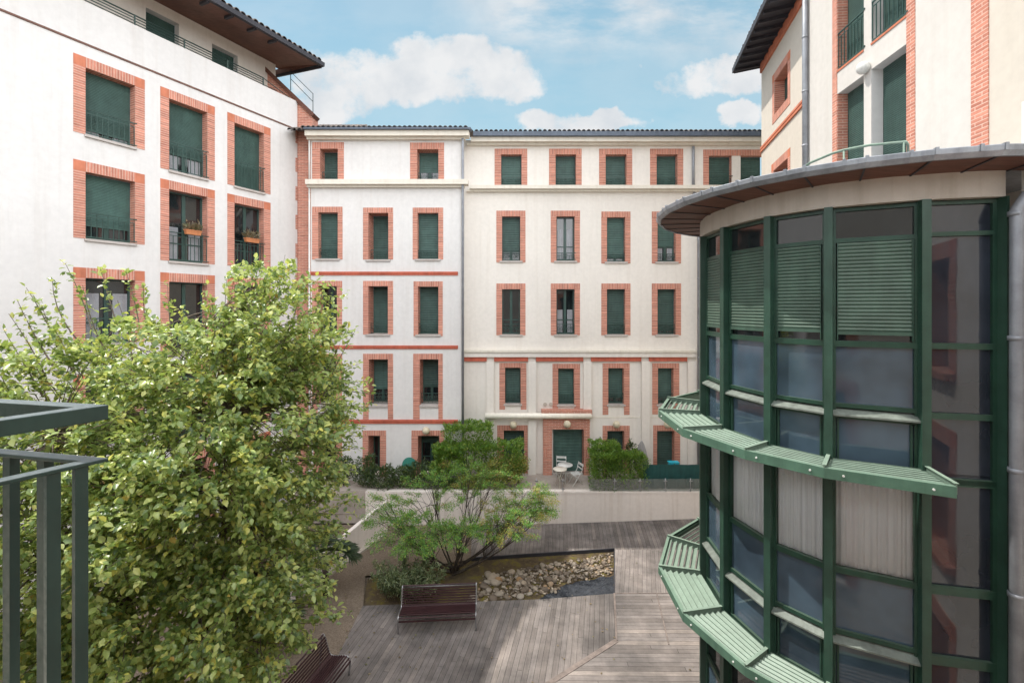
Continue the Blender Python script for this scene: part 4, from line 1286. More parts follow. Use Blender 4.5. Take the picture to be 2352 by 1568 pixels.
# mesh screen
sc_ = empty('mesh_screen', (0, 18.3, TER)); tag(sc_, 'dark green mesh screen fixed above the terrace wall beside the hedge', 'screen')
Fs = Frame((0, 0), (1, 0), (0, -1))
u0_, u1_ = (1478-CX)*18.3/FPX, (1700-CX)*18.3/FPX
mb = MB(); K = 40
for k in range(K):
    a, b = u0_+(u1_-u0_)*k/K, u0_+(u1_-u0_)*(k+1)/K
    da, db = .02*math.sin(k*1.1)+.01*math.sin(k*2.9), .02*math.sin((k+1)*1.1)+.01*math.sin((k+1)*2.9)
    mb.face([(a, da, 0.02), (b, db, 0.02), (b, db*.4, .98+.006*math.sin(k)), (a, da*.4, .98+.006*math.sin(k-1))], smooth=True)
mb.build('mesh_sheet', M['mesh'], sc_)
mb = MB()
for k in range(4): mb.tube([(u0_+.02+k*1.25, .04, 0), (u0_+.02+k*1.25, .04, 1.0)], .018, 6)
mb.build('post', M['green'], sc_)
tq = MB(); p = at(1547, 1066, 18.9); tq.box(Frame((p.x, p.y), (1, 0), (0, -1)), -.2, .2, TER, p.z+.07, -.12, .12); tq.box(Frame((p.x, p.y), (1, 0), (0, -1)), -.22, .22, p.z+.0705, p.z+.12, -.14, .14)
tag(tq.build('storage_box', M['turq'], bevel=.015), 'turquoise storage box with flat lid behind the green mesh screen', 'box')
# teal folded round table standing on edge by the open door
tt = empty('round_table', at(940, 1066, 18.7)); tag(tt, 'teal round table top standing on edge among the terrace shrubs', 'table')
mb = MB(); mb.tube([(0, .02, 0), (0, -.02, 0)], .29, 24); mb.build('tabletop', M['teal'], tt)
mb = MB(); 
for s_ in (-.12, .12): mb.tube([(s_, .05, .15), (s_, .12, TER-tt.location.z)], .014, 6)
mb.build('leg', M['teal'], tt)

# bistro furniture
def bistro_table(p, r, label, mat):
    root = empty('bistro_table', p); tag(root, label, 'table', 'round tables by the portal')
    mb = MB(); mb.lathe((0, 0, .70), [(.001, 0), (r, 0), (r+.006, .012), (r, .025), (.001, .026)], 28); mb.build('tabletop', mat, root)
    for k in range(3):
        a = k*2.094+.4
        mb = MB(); mb.tube([(math.cos(a)*r*.75, math.sin(a)*r*.75, 0), (math.cos(a)*r*.15, math.sin(a)*r*.15, .4), (math.cos(a+.6)*r*.6, math.sin(a+.6)*r*.6, .70)], .011, 6); mb.build('leg', mat, root)
def bistro_chair(p, rz, label, mat):
    root = empty('bistro_chair', p); root.rotation_euler = (0, 0, rz); tag(root, label, 'chair', 'folding chairs by the portal')
    mb = MB()
    for k in range(6): mb.bar((-.19, -.16+k*.066, .45), (.19, -.16+k*.066, .45), .05, .014)
    mb.build('seat', mat, root)
    mb = MB()
    mb.bar((-.2, .24, .80), (.2, .24, .80), .016, .09); mb.bar((-.2, .22, .64), (.2, .22, .64), .016, .05); mb.build('backrest', mat, root)
    for s_ in (-.2, .2):
        mb = MB(); mb.tube([(s_, -.24, 0), (s_, .05, .38), (s_, .18, .55), (s_, .25, .86)], .011, 6); mb.build('leg', mat, root)
        mb = MB(); mb.tube([(s_*.92, .26, 0), (s_*.92, -.04, .36), (s_*.92, -.19, .45)], .011, 6); mb.build('leg', mat, root)
def ter(x, y): return gnd(x, y, TER)
p = at(1298, 1066, 19.05); bistro_table((p.x, p.y, TER), .31, 'white round bistro table nearer the green roller door', M['metalwhite'])
p = at(1286, 1087, 18.55); bistro_table((p.x, p.y, TER), .28, 'pale round bistro table nearer the terrace edge', M['cornice'])
p = at(1289, 1066, 19.5); bistro_chair((p.x, p.y, TER), R(-8), 'white folding chair with its back to the green roller door', M['metalwhite'])
p = at(1322, 1087, 18.8); bistro_chair((p.x, p.y, TER), R(-70), 'white folding chair turned sideways beside the clipped hedge', M['metalwhite'])
# folded parasol
pr = empty('parasol', (at(1472, 1050, 19.3).x, 19.3, TER)); tag(pr, 'folded grey canvas parasol leaning by the pilaster behind the hedge', 'parasol')
mb = MB(); n_ = 18; rings = [(.03, 1.62), (.09, 1.5), (.17, 1.2), (.24, .85), (.26, .55), (.22, .38)]
b = len(mb.v)
for r_, z in rings:
    for k in range(n_):
        a = 2*math.pi*k/n_; q = r_*(1+.22*math.cos(k*math.pi)) ; mb.v.append((q*math.cos(a)+(z-.4)*.03, q*math.sin(a), z))
for i in range(len(rings)-1):
    for k in range(n_):
        k2 = (k+1) % n_; mb.f.append((b+i*n_+k, b+i*n_+k2, b+(i+1)*n_+k2, b+(i+1)*n_+k)); mb.uv.append([(0,0)]*4); mb.mi.append(0); mb.sm.append(False)
mb.build('canopy', M['canvas'], pr)
mb = MB(); mb.tube([(0, 0, 0), (.04, 0, 1.66)], .02, 8); mb.build('pole', M['steel'], pr)
mb = MB(); mb.lathe((0, 0, 0), [(.001, .06), (.22, .05), (.24, 0.001)], 18); mb.build('base', M['concrete'], pr)

# ================================================================== BENCHES
def bench(loc, rz, L, label):
    root = empty('park_bench', loc); root.rotation_euler = (0, 0, rz); tag(root, label, 'bench', 'slatted benches on the deck')
    prof = [(0.02, 0.0), (0.0, .25), (.005, .36), (.05, .415), (.14, .425), (.30, .395), (.44, .375), (.52, .40), (.57, .50), (.63, .68), (.67, .80), (.71, .835), (.745, .80), (.76, .66), (.80, 0.0)]
    fine = []
    for i in range(len(prof)-1):
        p0 = prof[max(i-1, 0)]; p1 = prof[i]; p2 = prof[i+1]; p3 = prof[min(i+2, len(prof)-1)]
        for k in range(4):
            t = k/4
            fine.append(tuple(.5*((2*p1[j])+(-p0[j]+p2[j])*t+(2*p0[j]-5*p1[j]+4*p2[j]-p3[j])*t*t+(-p0[j]+3*p1[j]-3*p2[j]+p3[j])*t**3) for j in (0, 1)))
    fine.append(prof[-1])
    for x in (-L/2, L/2):
        mb = MB(); mb.tube([(x, a, z) for a, z in fine], .024, 8); mb.build('side_frame', M['steel'], root)
    mb = MB(); mb.tube([(-L/2, .40, .335), (L/2, .40, .335)], .015, 8); mb.tube([(-L/2, .74, .78), (L/2, .74, .78)], .015, 8); mb.build('crossbar', M['steel'], root)
    # slats follow the profile
    acc = [0]
    for a, b in zip(fine, fine[1:]): acc.append(acc[-1]+math.dist(a, b))
    def onp(s):
        for i in range(len(acc)-1):
            if acc[i+1] >= s:
                t = (s-acc[i])/(acc[i+1]-acc[i]+1e-9); a, b = fine[i], fine[i+1]
                return (a[0]+(b[0]-a[0])*t, a[1]+(b[1]-a[1])*t), (b[0]-a[0], b[1]-a[1])
    def slat_set(s0, s1, n, name):
        mb = MB()
        for k in range(n):
            (y, z), (dy, dz) = onp(s0+(s1-s0)*k/(n-1)); l = math.hypot(dy, dz); ny, nz = -dz/l, dy/l
            mb.bar((-L/2+.018, y+ny*.022, z+nz*.022), (L/2-.018, y+ny*.022, z+nz*.022), .034, .024, up=(0, ny, nz))
        return mb.build(name, M['benchwood'], root)
    s_seat0 = next(acc[i] for i in range(len(fine)) if fine[i][1] > .33)
    s_mid = next(acc[i] for i in range(len(fine)) if fine[i][0] > .53); s_top = next(acc[i] for i in range(len(fine)) if fine[i][0] > .70)
    slat_set(s_seat0, s_mid-.05, 10, 'seat'); slat_set(s_mid+.01, s_top, 8, 'backrest')
    return root
f0, f1 = gnd(914, 1456), gnd(1093, 1448)
mid = (f0+f1)/2
bench((mid.x, mid.y, 0), math.atan2(f1.y-f0.y, f1.x-f0.x), (f1-f0).length, 'dark slatted bench with steel ends standing before the stony bed')
b0_, b1_ = at(743, 1461, 10.8), at(668, 1545, 9.72)
ax = (b1_-b0_); ax.z = 0; L2 = 2.05
dirb = ax.normalized()        # from far end towards the viewer
nrm = Vector((-dirb.y, dirb.x, 0)); nrm = nrm if nrm.x > 0 else -nrm   # bench faces +x
cen = Vector((b0_.x, b0_.y, 0)) + dirb*L2/2 + nrm*.70
bench((cen.x, cen.y, 0), math.atan2(dirb.y, dirb.x)+math.pi, L2, 'dark slatted bench partly hidden under the leafy tree')

# ================================================================== PLANTS
UP = np.array([0, 0, 1.0])
def tree_leaves(twigs, per, size, droop=.15, spread=.06, upness=1.0, outw=0.0):
    """twigs: list of polylines; leaves alternate along the outer part"""
    P, Dn, N, S = [], [], [], []
    for tw in twigs:
        tw = np.array(tw); n = int(per*rng.uniform(.6, 1.4))
        seg = len(tw)-1
        t = (.18+.84*rng.uniform(0, 1, n)**.8)*seg; t = np.clip(t, 0, seg-1e-3)
        i = t.astype(int); f = (t-i)[:, None]
        base = tw[i]*(1-f)+tw[i+1]*f
        ax = tw[-1]-tw[0]; ax = ax/np.linalg.norm(ax)
        d = ax*.75 + rand_dirs(n)*.85 + np.array([0, 0, -droop])
        d /= np.linalg.norm(d, axis=1, keepdims=True)
        P.append(base + rand_dirs(n)*spread*rng.uniform(.2, 1, (n, 1))); Dn.append(d)
        N.append(UP*upness + rand_dirs(n)*.6 + ax*outw*np.array([1, 1, .3])); S.append(size*rng.uniform(.6, 1.25, n))
    return np.concatenate(P), np.concatenate(Dn), np.concatenate(N), np.concatenate(S)

def curve3(a, b, bend, n=5):
    a, b, bend = np.array(a), np.array(b), np.array(bend)
    return [a*(1-t)**2 + 2*(1-t)*t*((a+b)/2+bend) + b*t*t for t in np.linspace(0, 1, n)]

def big_tree():
    base = np.array([-4.55, 6.7, 0])
    root = empty('leafy_tree', base); tag(root, 'large light green leafy tree filling the lower left of the courtyard', 'tree')
    E = [  # centre px, depth, radii px, depth radius, twigs
        (420, 1120, 6.1, 330, 360, 1.9, 400), (625, 770, 6.3, 120, 150, 1.0, 112), (470, 830, 6.0, 190, 120, 1.2, 112),
        (150, 930, 5.6, 190, 150, 1.3, 120), (660, 960, 6.4, 140, 200, 1.2, 136), (400, 1440, 5.6, 310, 190, 1.4, 208), (60, 1330, 5.0, 200, 330, 1.2, 160),
        (440, 1085, 5.2, 170, 160, .8, 95), (250, 1200, 5.0, 160, 170, .8, 70), (610, 1280, 6.2, 140, 170, 1.1, 96), (300, 1620, 5.4, 380, 150, 1.2, 112)]
    centers = [base+np.array([.1, -.3, 3.2]), base+np.array([.3, -.5, 5.2]), base+np.array([.75, -.5, 7.2]), base+np.array([-.7, -1.0, 4.8]), base+np.array([-1.0, -1.2, 7.0]), base+np.array([1.1, -.3, 5.8]), base+np.array([.5, -.9, 2.9])]
    stems = [curve3(base+rand_dirs(1)[0]*np.array([.15, .15, 0]), c, rng.normal(size=3)*np.array([.2, .2, 0]), 7) for c in centers]
    stems.append(curve3(base, base+np.array([.55, -.4, 8.6]), (.25, 0, 0), 7))
    nodes = np.concatenate([np.array(s)[2:] for s in stems])
    twigs = []; tm = MB()
    for (cx, cy, Y, rx, ry, rd, n) in E:
        c = np.array(at(cx, cy, Y))
        for _ in range(n):
            d = rand_dirs(1)[0]; rr = rng.uniform(.25, 1)**.5
            p = c + d*rr*np.array([rx*Y/FPX, rd, ry*Y/FPX])
            if p[2] < 1.2: continue
            dist = np.linalg.norm(nodes-p, axis=1); j = nodes[rng.choice(np.argsort(dist)[:3])]
            out = p-j; ol = np.linalg.norm(out)+1e-6
            outd = out/ol*np.array([1, 1, .3]) + d*.35 + np.array([0, 0, .32]) + rng.normal(size=3)*.25
            outd /= np.linalg.norm(outd); L = rng.uniform(.45, .85)
            tw = curve3(p-outd*L*.5, p+outd*L*.5+np.array([0, 0, -.1]), (0, 0, .08), 5)
            twigs.append(tw)
            if rng.uniform() < .55:
                tm.tube(tw, [.005, .004, .004, .003, .002], 4, cap=False); continue
            br = curve3(j, tw[0], (0, 0, .12*ol), 5)
            tm.tube(br + tw[1:], [.009, .008, .007, .006, .005, .005, .004, .003, .002], 4, cap=False)
    # loose shoots above the crown
    sh = [(60,660,5.6),(150,605,5.7),(95,700,5.6),(20,720,5.5),(190,655,5.8),(330,650,5.9),(270,690,5.8),(385,650,6.0),(620,600,6.3),(655,585,6.4),(600,630,6.3),(700,640,6.4),(765,700,6.5),(520,640,6.1),
          (835,935,6.6),(855,905,6.6),(825,1030,6.6),(800,860,6.5),(815,760,6.5),(790,1110,6.4),(795,1220,6.4),(760,1330,6.2),(800,1405,6.2),(730,1430,6.0),(700,1480,5.9),(780,790,6.5),(840,985,6.6),(810,1065,6.5),(770,1270,6.3),(815,1180,6.5),(745,660,6.4),(560,615,6.2),(470,660,6.1),(230,615,5.8),(290,625,5.8),(120,640,5.6),(40,690,5.5),(10,760,5.4),(760,1390,6.1),(680,1530,5.8)]
    sparse = []
    for x, y, Y in sh:
        p = np.array(at(x, y, Y)); inn = np.array(at(x*.80+90 if y < 800 else x-130, y+150 if y < 800 else y-10, Y-.1))
        tw = curve3(inn, p, rng.normal(size=3)*.06, 6)
        sparse.append(tw); tm.tube(tw, [.011, .009, .007, .006, .004, .003], 4, cap=False)
    for s in stems:
        tm.tube([tuple(p) for p in s], list(np.linspace(.06, .010, len(s))), 8)
    P, D, N, S = tree_leaves(twigs, 50, .080, spread=.11, upness=1.15, outw=.45)
    P2, D2, N2, S2 = tree_leaves(sparse, 26, .076, spread=.06, upness=1.1, outw=.3)
    tr = tm.build('trunk', M['bark'], root)
    cr = leaves_mesh('crown', M['leaf'], root, np.concatenate([P, P2]), np.concatenate([D, D2]), np.concatenate([N, N2]), np.concatenate([S, S2]), .62)
    rootfix(root)
big_tree()

def maple():
    b = gnd(1043, 1312, -.05); base = np.array(b)
    root = empty('maple_tree', b); tag(root, 'small spreading maple with feathery green and golden layers in the stony bed', 'tree')
    Y = b.y
    tm = MB(); layers = [(905,1190,-.3,70,16,34),(960,1225,-.7,110,14,60),(1060,1215,-.9,100,14,50),(875,1150,.3,60,10,16),(985,1150,.5,90,12,26),(1090,1130,.6,100,13,28),(1080,1075,.4,80,16,18),(990,1100,.4,60,12,14),
              (1185,1170,-.2,90,20,56),(1225,1135,.3,55,22,36),(1165,1215,-.6,75,14,34),(1240,1175,0,40,18,20),(1130,1090,.5,60,14,12),(960,1250,-.9,60,10,18)]
    stems = []
    for cx, cy, dy, rx, ry, n in layers:
        c = np.array(at(cx, cy, Y+dy))
        st = curve3(base+np.array([rng.normal()*.1, rng.normal()*.1, 0]), c+np.array([0, 0, -.15]), ((c[0]-base[0])*.12, 0, -.25), 7)
        stems.append(st); tm.tube([tuple(p) for p in st], list(np.linspace(.034, .008, 7)), 6)
    tw_g, tw_y = [], []
    for (cx, cy, dy, rx, ry, n), st in zip(layers, stems):
        c = np.array(at(cx, cy, Y+dy)); sc = (Y+dy)/FPX
        for _ in range(n):
            d = rand_dirs(1)[0]; rr = rng.uniform(0, 1)**.45
            p = c + d*rr*np.array([rx*sc, rx*sc*.8, ry*sc])
            j = st[rng.integers(3, 7)]
            out = p-j; out[2] *= .2; out = out/(np.linalg.norm(out)+1e-6)
            tw = curve3(p-out*.22, p+out*.22+np.array([0, 0, -.06]), (0, 0, .03), 4)
            tm.tube(curve3(j, tw[0], (0, 0, .05), 4)+tw[1:], [.008, .007, .006, .005, .004, .003, .002], 3, cap=False)
            gold = .6 if (cx > 1150) else (.25 if cy < 1090 else .04)
            (tw_y if rng.uniform() < gold*.75 else tw_g).append(tw)
    tm.build('trunk', M['bark_dark'], root)
    for tws, mat in ((tw_g, M['maple']), (tw_y, M['maple_gold'])):
        P, D, N, S = tree_leaves(tws, 95, .050, spread=.13, upness=1.3)
        leaves_mesh('crown', mat, root, P, D, N, S, .5)
    rootfix(root)
maple()

def hedge(name, blobs, mat, label, cat, count, size, inner=None, group=None, aspect=.5, up=.6, z0=TER, stems=True):
    """blobs: (x px, y px, depth, rx m, ry m, rz m, box-ness)"""
    c0 = at(*blobs[0][:3]); base = Vector((c0.x, c0.y, z0))
    root = empty(name, base); tag(root, label, cat, group)
    P, D, N = [], [], []
    tot = sum(b[3]*b[5] for b in blobs)
    for (x, y, Y, rx, ry, rz, bx) in blobs:
        tm = MB()
        c = np.array(at(x, y, Y)); n = int(count*rx*rz/tot)
        d = rand_dirs(n)
        d = np.sign(d)*np.abs(d)**(1/(1+bx)); d = d/np.max(np.abs(d), axis=1, keepdims=True)*(bx/(1+bx)) + d/np.linalg.norm(d, axis=1, keepdims=True)*(1/(1+bx))
        rr = rng.uniform(.35, 1, (n, 1))**.6
        if bx >= 1:
            q = rng.uniform(-1, 1, (n, 3)); ax_ = rng.integers(0, 3, n); ax_[rng.uniform(size=n) < .45] = 2
            m_ = rng.uniform(size=n) < .7
            q[np.arange(n)[m_], ax_[m_]] = np.sign(q[np.arange(n)[m_], ax_[m_]])*rng.uniform(.86, 1.0, m_.sum())
            q[:, 2] = np.where((ax_ == 2) & m_, np.abs(q[:, 2]), q[:, 2])
            d = q/np.linalg.norm(q, axis=1, keepdims=True); p = c + q*np.array([rx, ry, rz])
        else:
            p = c + d*rr*np.array([rx, ry, rz])
        wob = np.array([mnoise.noise(Vector(q*3.0)) for q in p])[:, None]
        p = p + d*wob*.30 + rand_dirs(len(p))*.05
        keep = p[:, 2] > z0+.02
        P.append(p[keep]); D.append((d*.7+rand_dirs(n)*.8+np.array([0, 0, up]))[keep]); N.append((d*.6+rand_dirs(n)*.8+UP*.5)[keep])
        for _ in range(6):
            q = c+rand_dirs(1)[0]*np.array([rx, ry, rz])*.6
            tm.tube(curve3((c[0], c[1], z0-.02), q, (0, 0, 0), 3), [.018, .012, .006], 4, cap=False)
        tm.build('stem', M['bark_dark'], root)
    P = np.concatenate(P); D = np.concatenate(D); N = np.concatenate(N)
    leaves_mesh('foliage', mat, root, P, D, N, size*rng.uniform(.6, 1.3, len(P)), aspect)
    rootfix(root)
    return root
hedge('hedge', [(1418,1080,18.55,1.05,.42,.70,2),(1390,1050,18.9,.55,.45,.55,1)], M['hedge'], 'clipped bright green hedge behind the glass balustrade', 'hedge', 15000, .075)
hedge('hedge', [(1075,1010,18.9,.92,.55,.60,1),(1100,1055,18.7,1.75,.45,.60,2),(1030,1070,18.6,.6,.4,.7,1)], M['hedge'], 'tall stepped bright green hedge at the corner of the projecting wing', 'hedge', 17000, .085)
hedge('shrub', [(1150,1085,18.35,1.0,.35,.55,0),(1090,1105,18.3,.8,.3,.35,0),(1190,1065,18.45,.35,.25,.4,0)], M['shrub_gold'], 'yellow green variegated shrub in front of the tall stepped hedge', 'shrub', 7000, .07, aspect=.6)
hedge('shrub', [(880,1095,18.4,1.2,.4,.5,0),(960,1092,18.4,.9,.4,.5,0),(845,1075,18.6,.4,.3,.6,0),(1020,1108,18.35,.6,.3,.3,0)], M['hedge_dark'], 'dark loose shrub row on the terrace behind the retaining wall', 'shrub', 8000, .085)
hedge('shrub', [(1405,1030,19.2,.30,.2,.35,0)], M['hedge_dark'], 'small dark leafy plant rising behind the clipped hedge', 'shrub', 260, .12)
hedge('shrub', [(1448,1035,19.3,.22,.2,.55,0)], M['hedge_dark'], 'narrow climbing plant beside the folded parasol', 'shrub', 420, .085)
hedge('shrub', [(1240,1128,18.3,.16,.12,.2,0)], M['hedge_dark'], 'small tuft of leaves at the edge of the bistro terrace', 'shrub', 120, .07)
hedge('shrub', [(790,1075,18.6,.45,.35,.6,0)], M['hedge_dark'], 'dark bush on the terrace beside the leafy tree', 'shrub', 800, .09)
# bamboo-like shrub in the bed
def bamboo():
    b = gnd(935, 1372); root = empty('bamboo_shrub', b); tag(root, 'low grey green bamboo like shrub left of the maple stems', 'shrub')
    n = 110; tws = []; tm = MB()
    for _ in range(n):
        a = rng.uniform(0, 6.28); r0 = rng.uniform(0, .55)
        p0 = np.array([b.x+math.cos(a)*r0*1.35, b.y+math.sin(a)*r0*.75, 0])
        h = rng.uniform(.45, 1.05); o = rng.uniform(.15, .6)
        p1 = p0+np.array([math.cos(a)*o, math.sin(a)*o, h])
        tw = curve3(p0, p1, (0, 0, .2), 5); tws.append(tw); tm.tube(tw, [.006, .005, .004, .003, .002], 4, cap=False)
    tm.build('stem', M['bark_dark'], root)
    P, D, N, S = tree_leaves(tws, 42, .12, spread=.05, droop=.25)
    leaves_mesh('foliage', M['bamboo'], root, P, D, N, S, .2); rootfix(root)
bamboo()
def fan_palm(p, label):
    root = empty('fan_palm', p); tag(root, label, 'palm')
    mb = MB(); mb.tube([(0, 0, -.1), (.03, 0, .5), (.0, .02, 1.0)], [.10, .09, .08], 8); mb.build('trunk', M['bark_dark'], root)
    P, D, N, S = [], [], [], []; tm = MB()
    for k in range(20):
        a = k*2.4; el = rng.uniform(-.1, 1.2); d = np.array([math.cos(a)*math.cos(el), math.sin(a)*math.cos(el), math.sin(el)])
        L = rng.uniform(.45, .7); c = np.array([0, .02, 1.0])+d*L; tm.tube([(0, .02, .98), tuple(c)], .008, 4)
        s = np.cross(d, UP); s /= np.linalg.norm(s)
        for j in range(17):
            t = (j-8)/8*1.5; P.append(c); D.append(d*math.cos(t)+s*math.sin(t)+np.array([0, 0, -.15])); N.append(np.cross(s, d)+rand_dirs(1)[0]*.15); S.append(rng.uniform(.38, .48))
    tm.build('stalk', M['hedge_dark'], root)
    leaves_mesh('frond', M['palm'], root, np.array(P), np.array(D), np.array(N), np.array(S), .09)
fan_palm((-5.6, 13.6, 0), 'spiky dark fan palm half hidden beside the kerb behind the leafy tree')
fan_palm((-6.2, 11.2, 0), 'smaller fan palm under the left part of the leafy tree')
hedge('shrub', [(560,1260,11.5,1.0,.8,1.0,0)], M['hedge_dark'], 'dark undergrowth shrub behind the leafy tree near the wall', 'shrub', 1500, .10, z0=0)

# fallen leaves on the boards and the path
n = 260
px_ = np.stack([rng.uniform(-6, 4.5, n), rng.uniform(8.5, 17.5, n), np.full(n, .012)], axis=1)
px_[:140, 0] = -4.2+rng.normal(0, 1.3, 140); px_[:140, 1] = rng.uniform(8.5, 13.5, 140)
d = rand_dirs(n)*np.array([1, 1, .1]); ll = leaves_mesh('leaf_litter', M['dry'], None, px_, d, UP+rand_dirs(n)*.25, rng.uniform(.04, .085, n), .6)
tag(ll, 'scattered fallen leaves on the boards and the path', 'leaves', kind='stuff')

# ================================================================== STONES
def stone_mesh(seed, r):
    import bmesh
    bm = bmesh.new(); bmesh.ops.create_icosphere(bm, subdivisions=2, radius=1)
    sx, sy, sz = random.uniform(.8, 1.35), random.uniform(.7, 1.0), random.uniform(.42, .65)
    for v in bm.verts:
        k = 1+.22*mnoise.noise(v.co*1.3+Vector((seed*3.1, 0, 0)))
        v.co = Vector((v.co.x*sx*k, v.co.y*sy*k, v.co.z*sz*k))*r
    for f in bm.faces: f.smooth = True
    me = bpy.data.meshes.new('river_stone'); bm.to_mesh(me); bm.free(); me.materials.append(M['stone']); return me
protos = [stone_mesh(i, 1.0) for i in range(9)]
def inbed(s, t):
    # s along (0 left .. 1 right), t across
    lo = (gnd(1075, 1385)*(1-s)+gnd(1405, 1340)*s); hi = (gnd(1110, 1318)*(1-s)+gnd(1408, 1268)*s)
    return lo*(1-t)+hi*t
for i in range(150):
    s = random.random(); t = random.random()
    p = inbed(s, t)
    r = random.uniform(.06, .14)*(1.2-.7*s)
    if s > .62 and t < .25: continue
    o = bpy.data.objects.new('river_stone', protos[i % 9]); COL.objects.link(o)
    o.location = (p.x, p.y, -.05+r*.35); o.scale = (r, r, r); o.rotation_euler = (random.uniform(-.3, .3), random.uniform(-.3, .3), random.uniform(0, 6.28))
    tag(o, 'rounded river stone lying in the planting bed by the maple', 'stone', 'rounded stones in the planting bed')
pb = MB()
for i in range(1100):
    s = random.random()**.8; t = random.random()
    if s > .62 and t < .3: continue
    p = inbed(s, t); r = random.uniform(.02, .055)
    me = protos[i % 9]; a = random.uniform(0, 6.28); ca, sa = math.cos(a), math.sin(a); b = len(pb.v)
    for v in me.vertices: pb.v.append((p.x+r*(v.co.x*ca-v.co.y*sa), p.y+r*(v.co.x*sa+v.co.y*ca), -.04+r*.4+r*v.co.z))
    for f in me.polygons: pb.f.append(tuple(b+k for k in f.vertices)); pb.uv.append([(0,0)]*len(f.vertices)); pb.mi.append(0); pb.sm.append(True)
tag(pb.build('pebbles', M['stone']), 'small mixed pebbles between the larger stones of the bed', 'pebbles', kind='stuff')

# ================================================================== WORLD, SUN, CAMERA
EL, AZ = R(60.5), math.atan2(-.96, .28)     # azimuth from +Y towards +X
w = bpy.data.worlds.new('World'); scene.world = w; w.use_nodes = True
t = w.node_tree; N_ = t.nodes; Lk = t.links
for n in list(N_): N_.remove(n)
def nd(typ, **kw):
    x = N_.new(typ)
    for k, v in kw.items(): setattr(x, k, v)
    return x
def mth(op, a, b=None, clamp=False):
    m = nd('ShaderNodeMath', operation=op); m.use_clamp = clamp
    for s, v in ((m.inputs[0], a), (m.inputs[1], b)):
        if v is None: continue
        if isinstance(v, bpy.types.NodeSocket): Lk.new(v, s)
        else: s.default_value = v
    return m.outputs[0]
sky = nd('ShaderNodeTexSky', sky_type='NISHITA'); sky.sun_disc = False; sky.sun_elevation = EL; sky.sun_rotation = AZ
sky.air_density = 1.0; sky.dust_density = .6; sky.ozone_density = 1.6
bgs = nd('ShaderNodeBackground'); bgs.inputs['Strength'].default_value = .15; 
tintn = nd('ShaderNodeMix', data_type='RGBA', blend_type='MULTIPLY'); tintn.inputs[0].default_value = 1; tintn.inputs[7].default_value = (.95, 1.08, 1.0, 1)
Lk.new(sky.outputs[0], tintn.inputs[6]); Lk.new(tintn.outputs[2], bgs.inputs[0])
tc = nd('ShaderNodeTexCoord'); sep = nd('ShaderNodeSeparateXYZ'); Lk.new(tc.outputs['Generated'], sep.inputs[0])
X, Y, Z = sep.outputs
Yc = mth('MAXIMUM', Y, .02)
U0 = mth('DIVIDE', X, Yc); V0 = mth('DIVIDE', Z, Yc); U = U0; Vv = V0       # heading / height of the direction ahead
cmb = nd('ShaderNodeCombineXYZ'); Lk.new(U, cmb.inputs[0]); Lk.new(Vv, cmb.inputs[1])
def noise(scale, detail, rough, sx=1, sy=1, off=0):
    mp = nd('ShaderNodeMapping'); mp.inputs['Scale'].default_value = (sx, sy, 1); mp.inputs['Location'].default_value = (off, off*.7, off)
    Lk.new(cmb.outputs[0], mp.inputs[0])
    n = nd('ShaderNodeTexNoise'); n.inputs['Scale'].default_value = scale; n.inputs['Detail'].default_value = detail; n.inputs['Roughness'].default_value = rough
    Lk.new(mp.outputs[0], n.inputs['Vector']); return n.outputs['Fac']
nbig = noise(7, 8, .62); nfine = noise(11, 5, .52, off=3.3); nw = noise(3.2, 7, .6, 1, 2.6, off=1.7)
wa = noise(9, 5, .6, off=5.1); wb = noise(9, 5, .6, off=8.4)
U = mth('ADD', U0, mth('MULTIPLY', mth('SUBTRACT', wa, .5), .16)); Vv = mth('ADD', V0, mth('MULTIPLY', mth('SUBTRACT', wb, .5), .09))
def px2(x, y): return (x-CX)/FPX, (HY-y)/FPX
def blob(x, y, rx, ry, flat=0.0):
    u0, v0 = px2(x, y); a, b = rx/FPX, ry/FPX
    du = mth('DIVIDE', mth('SUBTRACT', U, u0), a); dv = mth('DIVIDE', mth('SUBTRACT', Vv, v0), b)
    d2 = mth('ADD', mth('MULTIPLY', du, du), mth('MULTIPLY', dv, dv))
    return mth('SUBTRACT', 1.0, d2)
BL = [(1060,155,175,80),(930,185,210,62),(1140,190,125,60),(790,195,150,85),(1010,120,90,50),(740,250,90,50),(1620,180,150,52),(1700,175,90,45),(1330,275,150,26),(1700,270,60,28),(1400,285,60,14)]
cov = None
for b in BL:
    v = blob(*b); cov = v if cov is None else mth('MAXIMUM', cov, v)
dens = mth('ADD', mth('MULTIPLY', mth('MINIMUM', cov, .6), 1.0), mth('MULTIPLY', mth('SUBTRACT', nbig, .5), 3.0))
ds = nd('ShaderNodeMapRange'); ds.interpolation_type = 'SMOOTHSTEP'; ds.inputs[1].default_value = -.12; ds.inputs[2].default_value = .62; Lk.new(dens, ds.inputs[0])
dens = ds.outputs[0]
